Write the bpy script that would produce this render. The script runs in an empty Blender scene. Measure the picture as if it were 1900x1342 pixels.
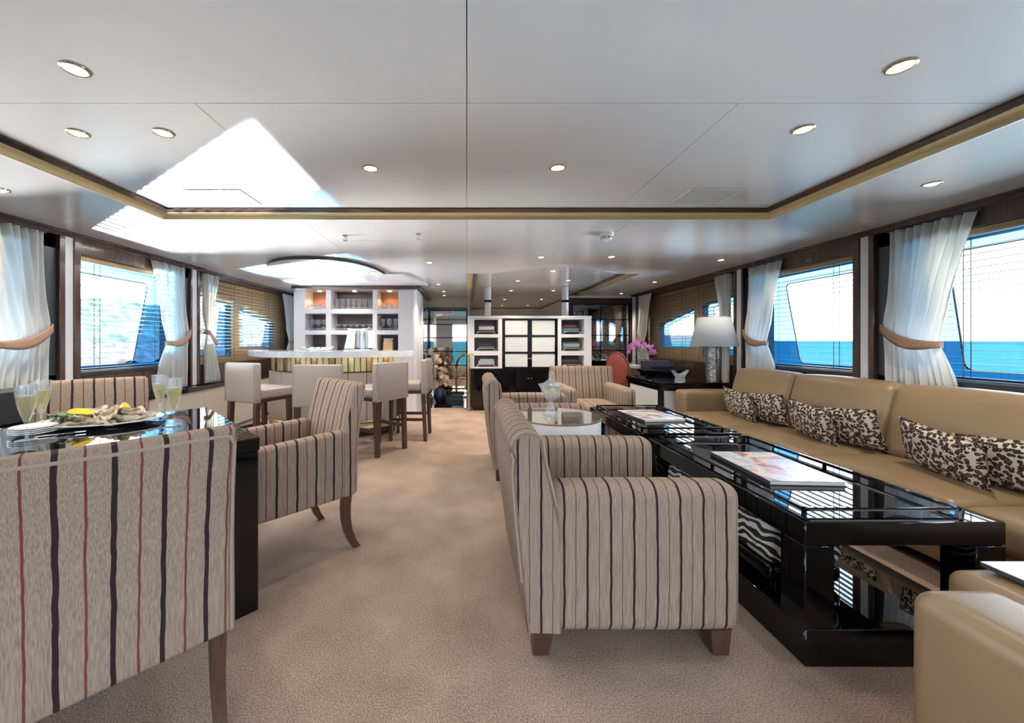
import bpy, bmesh, math, random
from mathutils import Vector, Matrix
random.seed(7)
S = bpy.context.scene
COL = S.collection
PI = math.pi
R = math.radians

# ------------------------------------------------------------------ camera
cam = bpy.data.objects.new('camera', bpy.data.cameras.new('camera'))
COL.objects.link(cam)
cam.location = (0, 0, 1.2)
cam.rotation_euler = (R(90), 0, 0)
cam.data.sensor_width = 36
cam.data.lens = 700 / 1900 * 36
cam.data.shift_x = 84 / 1900
cam.data.shift_y = -39 / 1900
cam.data.clip_start = 0.02
cam.data.clip_end = 6000
S.camera = cam

# ------------------------------------------------------------------ world, exposure
SKY = 7.0
w = bpy.data.worlds.new('sky'); S.world = w; w.use_nodes = True
nt = w.node_tree; nt.nodes.clear()
tc = nt.nodes.new('ShaderNodeTexCoord'); sp = nt.nodes.new('ShaderNodeSeparateXYZ')
cr = nt.nodes.new('ShaderNodeValToRGB'); bg = nt.nodes.new('ShaderNodeBackground'); ou = nt.nodes.new('ShaderNodeOutputWorld')
nt.links.new(tc.outputs['Generated'], sp.inputs[0]); nt.links.new(sp.outputs['Z'], cr.inputs[0])
nt.links.new(cr.outputs[0], bg.inputs[0]); nt.links.new(bg.outputs[0], ou.inputs[0])
e = cr.color_ramp.elements
e[0].position = 0.0; e[0].color = (1.0, 0.99, 0.97, 1)
e[1].position = 1.0; e[1].color = (0.38, 0.62, 1.0, 1)
m_ = e.new(0.25); m_.color = (0.86, 0.93, 1.0, 1)
bg.inputs[1].default_value = SKY
S.view_settings.view_transform = 'Standard'
S.view_settings.look = 'None'
S.view_settings.gamma = 1
S.view_settings.use_curve_mapping = False
S.view_settings.exposure = 0.52
S.cycles.use_denoising = True
S.cycles.max_bounces = 10
S.cycles.diffuse_bounces = 5
S.cycles.glossy_bounces = 5
S.cycles.transparent_max_bounces = 24
S.cycles.sample_clamp_indirect = 6
S.cycles.caustics_reflective = False
S.cycles.caustics_refractive = False
LAMP_W = 13.0      # one recessed ceiling lamp
# sunlight thrown up through the port windows by the glitter of the sea
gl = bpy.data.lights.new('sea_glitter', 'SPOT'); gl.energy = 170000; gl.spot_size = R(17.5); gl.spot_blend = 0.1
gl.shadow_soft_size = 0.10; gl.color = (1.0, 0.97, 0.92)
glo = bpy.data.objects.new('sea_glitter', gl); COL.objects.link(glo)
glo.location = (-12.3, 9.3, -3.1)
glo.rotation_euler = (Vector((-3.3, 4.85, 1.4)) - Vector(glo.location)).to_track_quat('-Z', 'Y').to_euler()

# soft fill lamp added to port to brighten the forward ceiling
g2 = bpy.data.lights.new('port_soft_fill', 'SPOT'); g2.energy = 60000; g2.spot_size = R(32); g2.spot_blend = .6
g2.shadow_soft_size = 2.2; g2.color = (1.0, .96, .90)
g2o = bpy.data.objects.new('port_soft_fill', g2); COL.objects.link(g2o); g2o.location = (-12.0, 6.6, -2.3)
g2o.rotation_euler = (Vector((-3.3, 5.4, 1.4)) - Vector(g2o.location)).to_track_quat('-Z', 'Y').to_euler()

g3 = bpy.data.lights.new('starboard_fill', 'SPOT'); g3.energy = 12000; g3.spot_size = R(70); g3.spot_blend = .6  # fill lamp added to starboard to lift the ceiling, no real source there
g3.shadow_soft_size = 2.5; g3.color = (.82, .92, 1.0)
g3o = bpy.data.objects.new('starboard_fill', g3); COL.objects.link(g3o); g3o.location = (13.0, 5.0, -1.0)
g3o.rotation_euler = (Vector((3.3, 4.6, 1.4)) - Vector(g3o.location)).to_track_quat('-Z', 'Y').to_euler()

# ------------------------------------------------------------------ materials
def nodes(name):
    m = bpy.data.materials.new(name); m.use_nodes = True
    n = m.node_tree; return m, n, n.nodes['Principled BSDF'], n.nodes['Material Output']
def mat(name, col, rough=0.5, metal=0.0, coat=0.0, spec=0.5, noise=0, ncol=None, nscale=(1, 1, 1), bump=0, bscale=200, sheen=0, emit=None, estr=0):
    m, n, p, o = nodes(name)
    p.inputs['Base Color'].default_value = (*col, 1); p.inputs['Roughness'].default_value = rough
    p.inputs['Metallic'].default_value = metal; p.inputs['Coat Weight'].default_value = coat
    p.inputs['Coat Roughness'].default_value = 0.03
    p.inputs['Specular IOR Level'].default_value = spec
    if sheen: p.inputs['Sheen Weight'].default_value = sheen
    if emit: p.inputs['Emission Color'].default_value = (*emit, 1); p.inputs['Emission Strength'].default_value = estr
    t = n.nodes.new('ShaderNodeTexCoord')
    if noise:
        mp = n.nodes.new('ShaderNodeMapping'); mp.inputs['Scale'].default_value = nscale
        nz = n.nodes.new('ShaderNodeTexNoise'); nz.inputs['Scale'].default_value = noise; nz.inputs['Detail'].default_value = 5
        mx = n.nodes.new('ShaderNodeValToRGB')
        mx.color_ramp.elements[0].position = .35; mx.color_ramp.elements[1].position = .65
        mx.color_ramp.elements[0].color = (*col, 1); mx.color_ramp.elements[1].color = (*(ncol or col), 1)
        n.links.new(t.outputs['Object'], mp.inputs[0]); n.links.new(mp.outputs[0], nz.inputs['Vector'])
        n.links.new(nz.outputs[0], mx.inputs[0]); n.links.new(mx.outputs[0], p.inputs['Base Color'])
    if bump:
        nb = n.nodes.new('ShaderNodeTexNoise'); nb.inputs['Scale'].default_value = bscale; nb.inputs['Detail'].default_value = 3
        bp = n.nodes.new('ShaderNodeBump'); bp.inputs['Strength'].default_value = bump; bp.inputs['Distance'].default_value = 0.004
        n.links.new(t.outputs['Object'], nb.inputs['Vector']); n.links.new(nb.outputs[0], bp.inputs['Height']); n.links.new(bp.outputs[0], p.inputs['Normal'])
    return m
def glassy(name, tint=(1, 1, 1), ior=1.45, gcol=(1, 1, 1), diffuse=None, dfac=0):
    m, n, p, o = nodes(name); n.nodes.remove(p)
    tr = n.nodes.new('ShaderNodeBsdfTransparent'); tr.inputs[0].default_value = (*tint, 1)
    g = n.nodes.new('ShaderNodeBsdfGlossy'); g.inputs['Roughness'].default_value = 0.02; g.inputs[0].default_value = (*gcol, 1)
    f = n.nodes.new('ShaderNodeFresnel'); ge = n.nodes.new('ShaderNodeNewGeometry')
    n.links.new(math_(n, 'ADD', ior, math_(n, 'MULTIPLY', ge.outputs['Backfacing'], 1 / ior - ior)), f.inputs[0])
    mx = n.nodes.new('ShaderNodeMixShader')
    n.links.new(f.outputs[0], mx.inputs[0]); n.links.new(tr.outputs[0], mx.inputs[1]); n.links.new(g.outputs[0], mx.inputs[2])
    last = mx
    if diffuse:
        d = n.nodes.new('ShaderNodeBsdfDiffuse'); d.inputs[0].default_value = (*diffuse, 1)
        m2 = n.nodes.new('ShaderNodeMixShader'); m2.inputs[0].default_value = dfac
        n.links.new(mx.outputs[0], m2.inputs[1]); n.links.new(d.outputs[0], m2.inputs[2]); last = m2
    n.links.new(last.outputs[0], o.inputs[0]); return m
def cloth(name, col, trans=0.4, noise=None):
    m, n, p, o = nodes(name)
    p.inputs['Base Color'].default_value = (*col, 1); p.inputs['Roughness'].default_value = .9
    t = n.nodes.new('ShaderNodeBsdfTranslucent'); t.inputs[0].default_value = (*col, 1)
    mx = n.nodes.new('ShaderNodeMixShader'); mx.inputs[0].default_value = trans
    n.links.new(p.outputs[0], mx.inputs[1]); n.links.new(t.outputs[0], mx.inputs[2]); n.links.new(mx.outputs[0], o.inputs[0])
    return m
def math_(n, op, a, b=None, c=None):
    k = n.nodes.new('ShaderNodeMath'); k.operation = op
    for i, v in enumerate((a, b, c)):
        if v is None: continue
        if isinstance(v, (int, float)): k.inputs[i].default_value = v
        else: n.links.new(v, k.inputs[i])
    return k.outputs[0]
def mixc(n, f, a, b):
    k = n.nodes.new('ShaderNodeMix'); k.data_type = 'RGBA'
    n.links.new(f, k.inputs[0])
    for i, v in ((6, a), (7, b)):
        if isinstance(v, tuple): k.inputs[i].default_value = (*v, 1)
        else: n.links.new(v, k.inputs[i])
    return k.outputs[2]
def stripes(name, main, period, wd, wr, off=.25, thin=(.15, .045, .035)):
    """linen with dark and thin rust stripes; runs across axis 'main', the other axis on the faces that look along it"""
    m, n, p, o = nodes(name)
    t = n.nodes.new('ShaderNodeTexCoord')
    sx = n.nodes.new('ShaderNodeSeparateXYZ'); sn = n.nodes.new('ShaderNodeSeparateXYZ')
    n.links.new(t.outputs['Object'], sx.inputs[0]); n.links.new(t.outputs['Normal'], sn.inputs[0])
    a, b = ('Y', 'X') if main == 'Y' else ('X', 'Y')
    sel = math_(n, 'GREATER_THAN', math_(n, 'ABSOLUTE', sn.outputs[a]), .72)
    c = math_(n, 'ADD', math_(n, 'MULTIPLY', sx.outputs[a], math_(n, 'SUBTRACT', 1, sel)), math_(n, 'MULTIPLY', sx.outputs[b], sel))
    nz = n.nodes.new('ShaderNodeTexNoise'); nz.inputs['Scale'].default_value = 14; n.links.new(t.outputs['Object'], nz.inputs['Vector'])
    c = math_(n, 'ADD', c, math_(n, 'MULTIPLY', math_(n, 'SUBTRACT', nz.outputs[0], .5), .008))
    f = math_(n, 'FRACT', math_(n, 'ADD', math_(n, 'DIVIDE', c, period), 50 + off))
    dark = math_(n, 'LESS_THAN', math_(n, 'ABSOLUTE', math_(n, 'SUBTRACT', f, .25)), wd / period / 2)
    red = math_(n, 'LESS_THAN', math_(n, 'ABSOLUTE', math_(n, 'SUBTRACT', f, .75)), wr / period / 2)
    mp = n.nodes.new('ShaderNodeMapping'); mp.inputs['Scale'].default_value = (420, 420, 10)
    n2 = n.nodes.new('ShaderNodeTexNoise'); n2.inputs['Scale'].default_value = 1; n2.inputs['Detail'].default_value = 3
    n.links.new(t.outputs['Object'], mp.inputs[0]); n.links.new(mp.outputs[0], n2.inputs['Vector'])
    rp = n.nodes.new('ShaderNodeValToRGB'); rp.color_ramp.elements[0].position = .3; rp.color_ramp.elements[1].position = .7
    rp.color_ramp.elements[0].color = (.205, .145, .110, 1); rp.color_ramp.elements[1].color = (.36, .28, .222, 1)
    n.links.new(n2.outputs[0], rp.inputs[0])
    k = mixc(n, red, rp.outputs[0], thin); k = mixc(n, dark, k, (.030, .018, .020))
    n.links.new(k, p.inputs['Base Color']); p.inputs['Roughness'].default_value = .95; p.inputs['Specular IOR Level'].default_value = .15
    bp = n.nodes.new('ShaderNodeBump'); bp.inputs['Strength'].default_value = .35; bp.inputs['Distance'].default_value = .002
    n.links.new(n2.outputs[0], bp.inputs['Height']); n.links.new(bp.outputs[0], p.inputs['Normal'])
    return m
def leopard():
    m, n, p, o = nodes('leopard_print'); t = n.nodes.new('ShaderNodeTexCoord')
    nz = n.nodes.new('ShaderNodeTexNoise'); nz.inputs['Scale'].default_value = 40
    n.links.new(t.outputs['Object'], nz.inputs['Vector'])
    va = n.nodes.new('ShaderNodeVectorMath'); va.operation = 'MULTIPLY_ADD'; va.inputs[1].default_value = (.010, .010, .010)
    n.links.new(nz.outputs['Color'], va.inputs[0]); n.links.new(t.outputs['Object'], va.inputs[2])
    v = n.nodes.new('ShaderNodeTexVoronoi'); v.inputs['Scale'].default_value = 50; n.links.new(va.outputs[0], v.inputs['Vector'])
    rp = n.nodes.new('ShaderNodeValToRGB'); rp.color_ramp.interpolation = 'CONSTANT'
    el = rp.color_ramp.elements; el[0].position = 0; el[0].color = (.22, .12, .07, 1); el[1].position = .22; el[1].color = (.022, .014, .012, 1)
    q = el.new(.56); q.color = (.62, .52, .42, 1)
    n.links.new(v.outputs['Distance'], rp.inputs[0]); n.links.new(rp.outputs[0], p.inputs['Base Color']); p.inputs['Roughness'].default_value = .85
    return m
def zebra():
    m, n, p, o = nodes('zebra_hide'); t = n.nodes.new('ShaderNodeTexCoord')
    mp = n.nodes.new('ShaderNodeMapping'); mp.inputs['Rotation'].default_value = (.5, .9, .3)
    wv = n.nodes.new('ShaderNodeTexWave'); wv.inputs['Scale'].default_value = 11; wv.inputs['Distortion'].default_value = 7; wv.inputs['Detail'].default_value = 1; wv.inputs['Detail Scale'].default_value = 1.2
    n.links.new(t.outputs['Object'], mp.inputs[0]); n.links.new(mp.outputs[0], wv.inputs['Vector'])
    rp = n.nodes.new('ShaderNodeValToRGB'); rp.color_ramp.elements[0].position = .58; rp.color_ramp.elements[1].position = .64
    rp.color_ramp.elements[0].color = (.012, .011, .012, 1); rp.color_ramp.elements[1].color = (.72, .70, .68, 1)
    n.links.new(wv.outputs['Color'], rp.inputs[0]); n.links.new(rp.outputs[0], p.inputs['Base Color']); p.inputs['Roughness'].default_value = .7
    return m
def carpet():
    m, n, p, o = nodes('carpet'); t = n.nodes.new('ShaderNodeTexCoord')
    a = n.nodes.new('ShaderNodeTexNoise'); a.inputs['Scale'].default_value = 190; a.inputs['Detail'].default_value = 4
    b = n.nodes.new('ShaderNodeTexNoise'); b.inputs['Scale'].default_value = 3.5; b.inputs['Detail'].default_value = 6
    for k in (a, b): n.links.new(t.outputs['Object'], k.inputs['Vector'])
    f = math_(n, 'ADD', math_(n, 'MULTIPLY', a.outputs[0], .75), math_(n, 'MULTIPLY', b.outputs[0], .25))
    rp = n.nodes.new('ShaderNodeValToRGB'); rp.color_ramp.elements[0].position = .36; rp.color_ramp.elements[1].position = .64
    rp.color_ramp.elements[0].color = (.19, .130, .098, 1); rp.color_ramp.elements[1].color = (.52, .395, .31, 1)
    n.links.new(f, rp.inputs[0]); n.links.new(rp.outputs[0], p.inputs['Base Color']); p.inputs['Roughness'].default_value = 1; p.inputs['Specular IOR Level'].default_value = .1
    bp = n.nodes.new('ShaderNodeBump'); bp.inputs['Strength'].default_value = .6; bp.inputs['Distance'].default_value = .006
    n.links.new(a.outputs[0], bp.inputs['Height']); n.links.new(bp.outputs[0], p.inputs['Normal'])
    return m
def printed(name, cols, scale, seed, rough=.25):
    m, n, p, o = nodes(name); t = n.nodes.new('ShaderNodeTexCoord')
    mp = n.nodes.new('ShaderNodeMapping'); mp.inputs['Location'].default_value = (seed, seed * .7, 0)
    nz = n.nodes.new('ShaderNodeTexNoise'); nz.inputs['Scale'].default_value = scale; nz.inputs['Detail'].default_value = 2; nz.inputs['Distortion'].default_value = 1.2
    rp = n.nodes.new('ShaderNodeValToRGB'); el = rp.color_ramp.elements
    el[0].position = .3; el[0].color = (*cols[0], 1); el[1].position = .72; el[1].color = (*cols[-1], 1)
    for i, c in enumerate(cols[1:-1]):
        q = el.new(.3 + .42 * (i + 1) / (len(cols) - 1)); q.color = (*c, 1)
    n.links.new(t.outputs['Object'], mp.inputs[0]); n.links.new(mp.outputs[0], nz.inputs['Vector']); n.links.new(nz.outputs[0], rp.inputs[0])
    n.links.new(rp.outputs[0], p.inputs['Base Color']); p.inputs['Roughness'].default_value = rough
    return m
def sea_mat():
    m, n, p, o = nodes('sea'); t = n.nodes.new('ShaderNodeTexCoord')
    a = n.nodes.new('ShaderNodeTexNoise'); a.inputs['Scale'].default_value = .35; a.inputs['Detail'].default_value = 6
    n.links.new(t.outputs['Object'], a.inputs['Vector'])
    rp = n.nodes.new('ShaderNodeValToRGB'); rp.color_ramp.elements[0].color = (.016, .088, .100, 1); rp.color_ramp.elements[1].color = (.030, .120, .130, 1)
    n.links.new(a.outputs[0], rp.inputs[0]); n.links.new(rp.outputs[0], p.inputs['Base Color']); p.inputs['Roughness'].default_value = .6; p.inputs['Specular IOR Level'].default_value = 0
    bp = n.nodes.new('ShaderNodeBump'); bp.inputs['Strength'].default_value = .5; bp.inputs['Distance'].default_value = .4
    n.links.new(a.outputs[0], bp.inputs['Height']); n.links.new(bp.outputs[0], p.inputs['Normal'])
    return m

M = dict(
    carpet=carpet(), leopard=leopard(), zebra=zebra(), sea=sea_mat(),
    ceil=mat('ceiling_lacquer', (.76, .74, .74), .20, spec=.5),
    ceil2=mat('ceiling_gloss_lacquer', (.60, .59, .58), .10, spec=.6),
    hatch=mat('hatch_lacquer', (.62, .64, .64), .3),
    gap=mat('dark_joint', (.16, .15, .15), .8),
    gold=mat('gold_moulding', (.78, .66, .36), .32, metal=.45),
    brass=mat('polished_brass', (.78, .56, .24), .15, metal=1),
    wood=mat('dark_wood', (.040, .020, .016), .22, coat=.4, noise=6, ncol=(.065, .032, .022), nscale=(20, 20, 1)),
    leg=mat('walnut_leg', (.055, .027, .018), .35, noise=6, ncol=(.085, .042, .028), nscale=(20, 20, 1)),
    darkpanel=mat('dark_panel', (.022, .026, .030), .35),
    black=mat('black_lacquer', (.003, .003, .005), .02, spec=.5),
    blackfloor=mat('black_gloss_floor', (.006, .006, .008), .06),
    white=mat('white_lacquer', (.80, .775, .79), .3),
    whitestrip=mat('white_strip', (.78, .74, .73), .4),
    cream=mat('cream_panel', (.72, .62, .50), .5),
    tan=mat('tan_wood', (.40, .27, .13), .45, noise=5, ncol=(.50, .35, .19), nscale=(30, 1, 30)),
    slat=mat('slat_wood', (.06, .045, .035), .5), slattan=mat('slat_tan_wood', (.28, .19, .10), .45),
    sofa=mat('beige_leather', (.25, .170, .095), .38, bump=.15, bscale=160, noise=2.5, ncol=(.29, .195, .105)),
    stool=mat('taupe_leather', (.36, .30, .25), .33, bump=.1, bscale=180),
    barleather=mat('bar_leather', (.55, .47, .38), .45),
    barstone=mat('bar_stone', (.62, .62, .66), .12, noise=9, ncol=(.74, .74, .76), coat=.4),
    curtain=cloth('curtain_cloth', (.88, .855, .81), .5),
    tie=mat('tieback_cloth', (.28, .165, .11), .7),
    mirror=mat('mirror', (.46, .42, .39), .02, metal=1),
    glassmirror=mat('beige_mirror_top', (.62, .54, .43), .04, metal=.75),
    chrome=mat('chrome', (.8, .8, .82), .12, metal=1),
    pane=glassy('window_glass', (.97, .99, 1.0), 1.3),
    tint=glassy('blue_tinted_glass', (.30, .53, .74), 1.35),
    glass=glassy('clear_glass', (.92, .94, .96), 1.5, diffuse=(.85, .88, .9), dfac=.10),
    crystal=glassy('cut_crystal', (.93, .95, .98), 1.6, diffuse=(.90, .92, .97), dfac=.17),
    wine=glassy('champagne', (.93, .86, .45), 1.25, diffuse=(.80, .70, .25), dfac=.25),
    frost=mat('frosted_panel', (.70, .735, .74), .25),
    red=mat('red_leather', (.26, .055, .038), .33),
    shade=cloth('lamp_shade', (.80, .82, .85), .35),
    silver=mat('hammered_silver', (.10, .095, .09), .25, metal=.8, bump=1.0, bscale=45, noise=40, ncol=(.26, .25, .24)),
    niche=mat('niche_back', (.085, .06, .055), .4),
    niche_lit=mat('niche_lit_back', (.30, .14, .07), .4),  # dark brown niche back with the warm lamplight painted into its colour
    orchid=cloth('orchid_petal', (.66, .22, .55), .3), creamorchid=cloth('cream_petal', (.68, .53, .42), .2),
    leaf=mat('leaf', (.045, .12, .03), .4), stem=mat('stem', (.10, .13, .04), .6),
    oyster=mat('oyster_shell', (.24, .17, .11), .7, noise=30, ncol=(.62, .54, .45), bump=1, bscale=60), oysterin=mat('oyster_flesh', (.55, .45, .33), .2),
    lemon=mat('lemon', (.80, .62, .05), .4), porcelain=mat('porcelain', (.82, .82, .84), .12, coat=.3),
    sweets=mat('yellow_sweets', (.75, .60, .15), .35),
    lens=mat('lamp_lens', (1, .9, .7), .4, emit=(1.0, .84, .50), estr=2.6),
    puck=mat('niche_lamp', (1, .9, .7), .4, emit=(1.0, .72, .40), estr=6),
    ring=mat('lamp_ring', (.55, .42, .25), .2, metal=1),
    towelw=mat('white_towel', (.80, .82, .83), .95), towelg=mat('grey_towel', (.25, .26, .28), .95), towelb=mat('blue_grey_towel', (.38, .45, .58), .95),
    kraft=mat('gold_box', (.50, .34, .14), .45), plastic=mat('white_plastic', (.82, .82, .82), .4),
    navy=mat('navy_box', (.015, .025, .05), .25), paper=mat('paper', (.70, .69, .66), .6),
    cover1=printed('magazine_cover', [(.10, .16, .17), (.62, .36, .30), (.75, .66, .60), (.35, .45, .60), (.72, .78, .84)], 7, 2.0),
    cover2=printed('magazine_cover_b', [(.75, .74, .74), (.80, .80, .82), (.40, .30, .26), (.70, .68, .70)], 6, 5.0),
    cover3=printed('magazine_cover_c', [(.55, .62, .74), (.80, .84, .92), (.40, .24, .20), (.62, .70, .80)], 5, 9.0),
    book1=mat('book_red', (.30, .06, .07), .5), book2=mat('book_pale', (.70, .72, .72), .5), book3=mat('book_dark', (.05, .05, .06), .5), book4=mat('book_teal', (.10, .22, .24), .5), book5=mat('book_plum', (.18, .10, .13), .5),
    rock=mat('rock', (.13, .11, .10), .9, spec=0, noise=.5, ncol=(.30, .27, .25), bump=0), foliage=mat('foliage', (.085, .115, .085), .9, spec=0, noise=.35, ncol=(.24, .28, .23)),
    farland=mat('far_land', (.085, .09, .10), .9, spec=0), hullred=mat('red_paint', (.35, .05, .07), .5),
    armX=stripes('striped_linen_arm', 'X', .086, .0085, .003, .25, (.10, .055, .042)), backY=stripes('striped_linen_back', 'Y', .086, .0085, .003, .25, (.10, .055, .042)),
    dinX=stripes('striped_dining_arm', 'X', .098, .011, .005), dinY=stripes('striped_dining_back', 'Y', .098, .011, .005),
    piping=mat('linen_piping', (.31, .25, .19), .9),
)

# ------------------------------------------------------------------ mesh helpers
def edgepos(h, r, seg, n):
    k = [h - r + r * math.tan(R(45) * i / seg) for i in range(seg + 1)]
    inner = [(-1 + 2 * i / n) * (h - r) for i in range(1, n)]
    return [-x for x in reversed(k)] + inner + k
class B:
    def __init__(s): s.bm = bmesh.new()
    def box(s, x0, x1, y0, y1, z0, z1, bev=0, seg=1):
        x0, x1 = min(x0, x1), max(x0, x1); y0, y1 = min(y0, y1), max(y0, y1)
        v = [s.bm.verts.new((x, y, z)) for x in (x0, x1) for y in (y0, y1) for z in (z0, z1)]
        f = [s.bm.faces.new([v[i] for i in q]) for q in ((0, 1, 3, 2), (4, 6, 7, 5), (0, 4, 5, 1), (2, 3, 7, 6), (0, 2, 6, 4), (1, 5, 7, 3))]
        if bev:
            ed = list({e for q in f for e in q.edges})
            bmesh.ops.bevel(s.bm, geom=ed, offset=bev, segments=seg, affect='EDGES', profile=.5)
        return s
    def rbox(s, x0, x1, y0, y1, z0, z1, r=.03, seg=3, n=6, bulge=(0, 0, 0), fn=None):
        c = Vector(((x0 + x1) / 2, (y0 + y1) / 2, (z0 + z1) / 2)); h = Vector((abs(x1 - x0) / 2, abs(y1 - y0) / 2, abs(z1 - z0) / 2))
        r = min(r, min(h) * .98); P = [edgepos(h[i], r, seg, n) for i in range(3)]; cache = {}
        def vert(p):
            key = tuple(round(x, 6) for x in p)
            if key in cache: return cache[key]
            q = Vector([max(-(h[i] - r), min(h[i] - r, p[i])) for i in range(3)]); d = Vector(p) - q
            o = q + d.normalized() * r if d.length > 1e-9 else Vector(p)
            u = [o[i] / h[i] for i in range(3)]
            for i in range(3):
                j, k = (i + 1) % 3, (i + 2) % 3
                o[i] += bulge[i] * u[i] * max(0, 1 - u[j] ** 2) * max(0, 1 - u[k] ** 2)
            o = o + c
            if fn: o = Vector(fn(o))
            cache[key] = s.bm.verts.new(o); return cache[key]
        for ax in range(3):
            j, k = (ax + 1) % 3, (ax + 2) % 3
            for sg in (-1, 1):
                for a in range(len(P[j]) - 1):
                    for b in range(len(P[k]) - 1):
                        q = []
                        for (aa, bb) in ((a, b), (a + 1, b), (a + 1, b + 1), (a, b + 1)):
                            p = [0, 0, 0]; p[ax] = sg * h[ax]; p[j] = P[j][aa]; p[k] = P[k][bb]; q.append(vert(p))
                        if sg < 0: q.reverse()
                        if len(set(q)) == 4: s.bm.faces.new(q)
        return s
    def lathe(s, prof, seg=24, c=(0, 0, 0), sx=1, sy=1, wob=None):
        rings = []
        for (r, z) in prof:
            if r < 1e-5: rings.append([s.bm.verts.new((c[0], c[1], c[2] + z))])
            else:
                ring = []
                for i in range(seg):
                    a = 2 * PI * i / seg; k = wob(a, r, z) if wob else (1, 0)
                    ring.append(s.bm.verts.new((c[0] + r * k[0] * sx * math.cos(a), c[1] + r * k[0] * sy * math.sin(a), c[2] + z + k[1])))
                rings.append(ring)
        for a, b in zip(rings, rings[1:]):
            if len(a) == 1 and len(b) == 1: continue
            for i in range(seg):
                j = (i + 1) % seg
                if len(a) == 1: s.bm.faces.new((a[0], b[j], b[i]))
                elif len(b) == 1: s.bm.faces.new((a[i], a[j], b[0]))
                else: s.bm.faces.new((a[i], a[j], b[j], b[i]))
        return s
    def cyl(s, x, y, z0, z1, r, seg=20, r2=None):
        return s.lathe([(0, z0), (r, z0), (r2 if r2 else r, z1), (0, z1)], seg, (x, y, 0))
    def tube(s, pts, r, seg=8, closed=False):
        pts = [Vector(p) for p in pts]; rings = []; n = len(pts)
        for i, p in enumerate(pts):
            a = pts[i - 1] if (i > 0 or closed) else p; b = pts[(i + 1) % n] if (i < n - 1 or closed) else p
            t = (b - a).normalized(); u = t.cross(Vector((0, 0, 1)))
            if u.length < 1e-3: u = t.cross(Vector((1, 0, 0)))
            u.normalize(); v = t.cross(u); rr = r(i / (n - 1)) if callable(r) else r
            rings.append([s.bm.verts.new(p + (u * math.cos(2 * PI * k / seg) + v * math.sin(2 * PI * k / seg)) * rr) for k in range(seg)])
        pr = list(zip(rings, rings[1:])) + ([(rings[-1], rings[0])] if closed else [])
        for a, b in pr:
            for k in range(seg): s.bm.faces.new((a[k], a[(k + 1) % seg], b[(k + 1) % seg], b[k]))
        if not closed:
            s.bm.faces.new(list(reversed(rings[0]))); s.bm.faces.new(rings[-1])
        return s
    def beam(s, p, q, w0, w1=None, d0=None, d1=None, up=(1, 0, 0)):
        """tapered square bar from p to q"""
        p, q = Vector(p), Vector(q); w1 = w1 or w0; d0 = d0 or w0; d1 = d1 or (d0 if w1 == w0 else w1)
        t = (q - p).normalized(); u = (Vector(up) - t * t.dot(Vector(up))).normalized(); v = t.cross(u)
        A = [s.bm.verts.new(p + u * a * w0 / 2 + v * b * d0 / 2) for a, b in ((-1, -1), (1, -1), (1, 1), (-1, 1))]
        Z = [s.bm.verts.new(q + u * a * w1 / 2 + v * b * d1 / 2) for a, b in ((-1, -1), (1, -1), (1, 1), (-1, 1))]
        s.bm.faces.new(list(reversed(A))); s.bm.faces.new(Z)
        for i in range(4): s.bm.faces.new((A[i], A[(i + 1) % 4], Z[(i + 1) % 4], Z[i]))
        return s
    def prism(s, poly, w0, w1, f=None, holes=()):
        """polygon (u,v) with holes, extruded w0..w1, f maps (u,v,w) to xyz"""
        f = f or (lambda u, v, w: (u, v, w)); tmp = bmesh.new()
        if not holes:
            tmp.faces.new([tmp.verts.new((u, v, 0)) for u, v in poly])
        else:
            ed = []
            for lp in [poly] + list(holes):
                vs = [tmp.verts.new((u, v, 0)) for u, v in lp]
                ed += [tmp.edges.new((vs[i], vs[(i + 1) % len(vs)])) for i in range(len(vs))]
            bmesh.ops.triangle_fill(tmp, use_beauty=True, use_dissolve=False, edges=ed)
        if w1 != w0:
            g = bmesh.ops.extrude_face_region(tmp, geom=list(tmp.faces))
            for v in [x for x in g['geom'] if isinstance(x, bmesh.types.BMVert)]: v.co.z = 1
        mp = {}
        for v in tmp.verts: mp[v] = s.bm.verts.new(f(v.co.x, v.co.y, w0 + (w1 - w0) * v.co.z))
        for q in tmp.faces: s.bm.faces.new([mp[v] for v in q.verts])
        tmp.free(); return s
    def grid(s, nu, nv, f, closed=False):
        V = [[s.bm.verts.new(f(i / nu, j / nv)) for j in range(nv + 1)] for i in range(nu + 1)]
        for i in range(nu):
            for j in range(nv): s.bm.faces.new((V[i][j], V[i + 1][j], V[i + 1][j + 1], V[i][j + 1]))
        return s
    def out(s, name, m, parent=None, smooth=True, ang=40, kind=None):
        bmesh.ops.recalc_face_normals(s.bm, faces=list(s.bm.faces))
        me = bpy.data.meshes.new(name); s.bm.to_mesh(me); s.bm.free()
        if m is not None: me.materials.append(m if not isinstance(m, str) else M[m])
        if smooth:
            me.shade_smooth(); me.set_sharp_from_angle(angle=R(ang))
        o = bpy.data.objects.new(name, me); COL.objects.link(o)
        if parent: o.parent = parent
        if kind: o['kind'] = kind
        return o
def rpoly(pts, r=.03, seg=4):
    out = []; n = len(pts)
    for i in range(n):
        a, b, c = Vector(pts[i - 1]), Vector(pts[i]), Vector(pts[(i + 1) % n])
        u, v = (a - b).normalized(), (c - b).normalized(); rr = min(r, (a - b).length * .45, (c - b).length * .45)
        p, q = b + u * rr, b + v * rr
        for k in range(seg + 1):
            t = k / seg; out.append(tuple((1 - t) ** 2 * p + 2 * t * (1 - t) * b + t * t * q))
    return out
def thing(name, label, cat, loc=(0, 0, 0), rz=0, group=None):
    o = bpy.data.objects.new(name, None); COL.objects.link(o); o.empty_display_size = .1
    o.location = loc; o.rotation_euler = (0, 0, rz); o['label'] = label; o['category'] = cat
    if group: o['group'] = group
    return o
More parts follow.
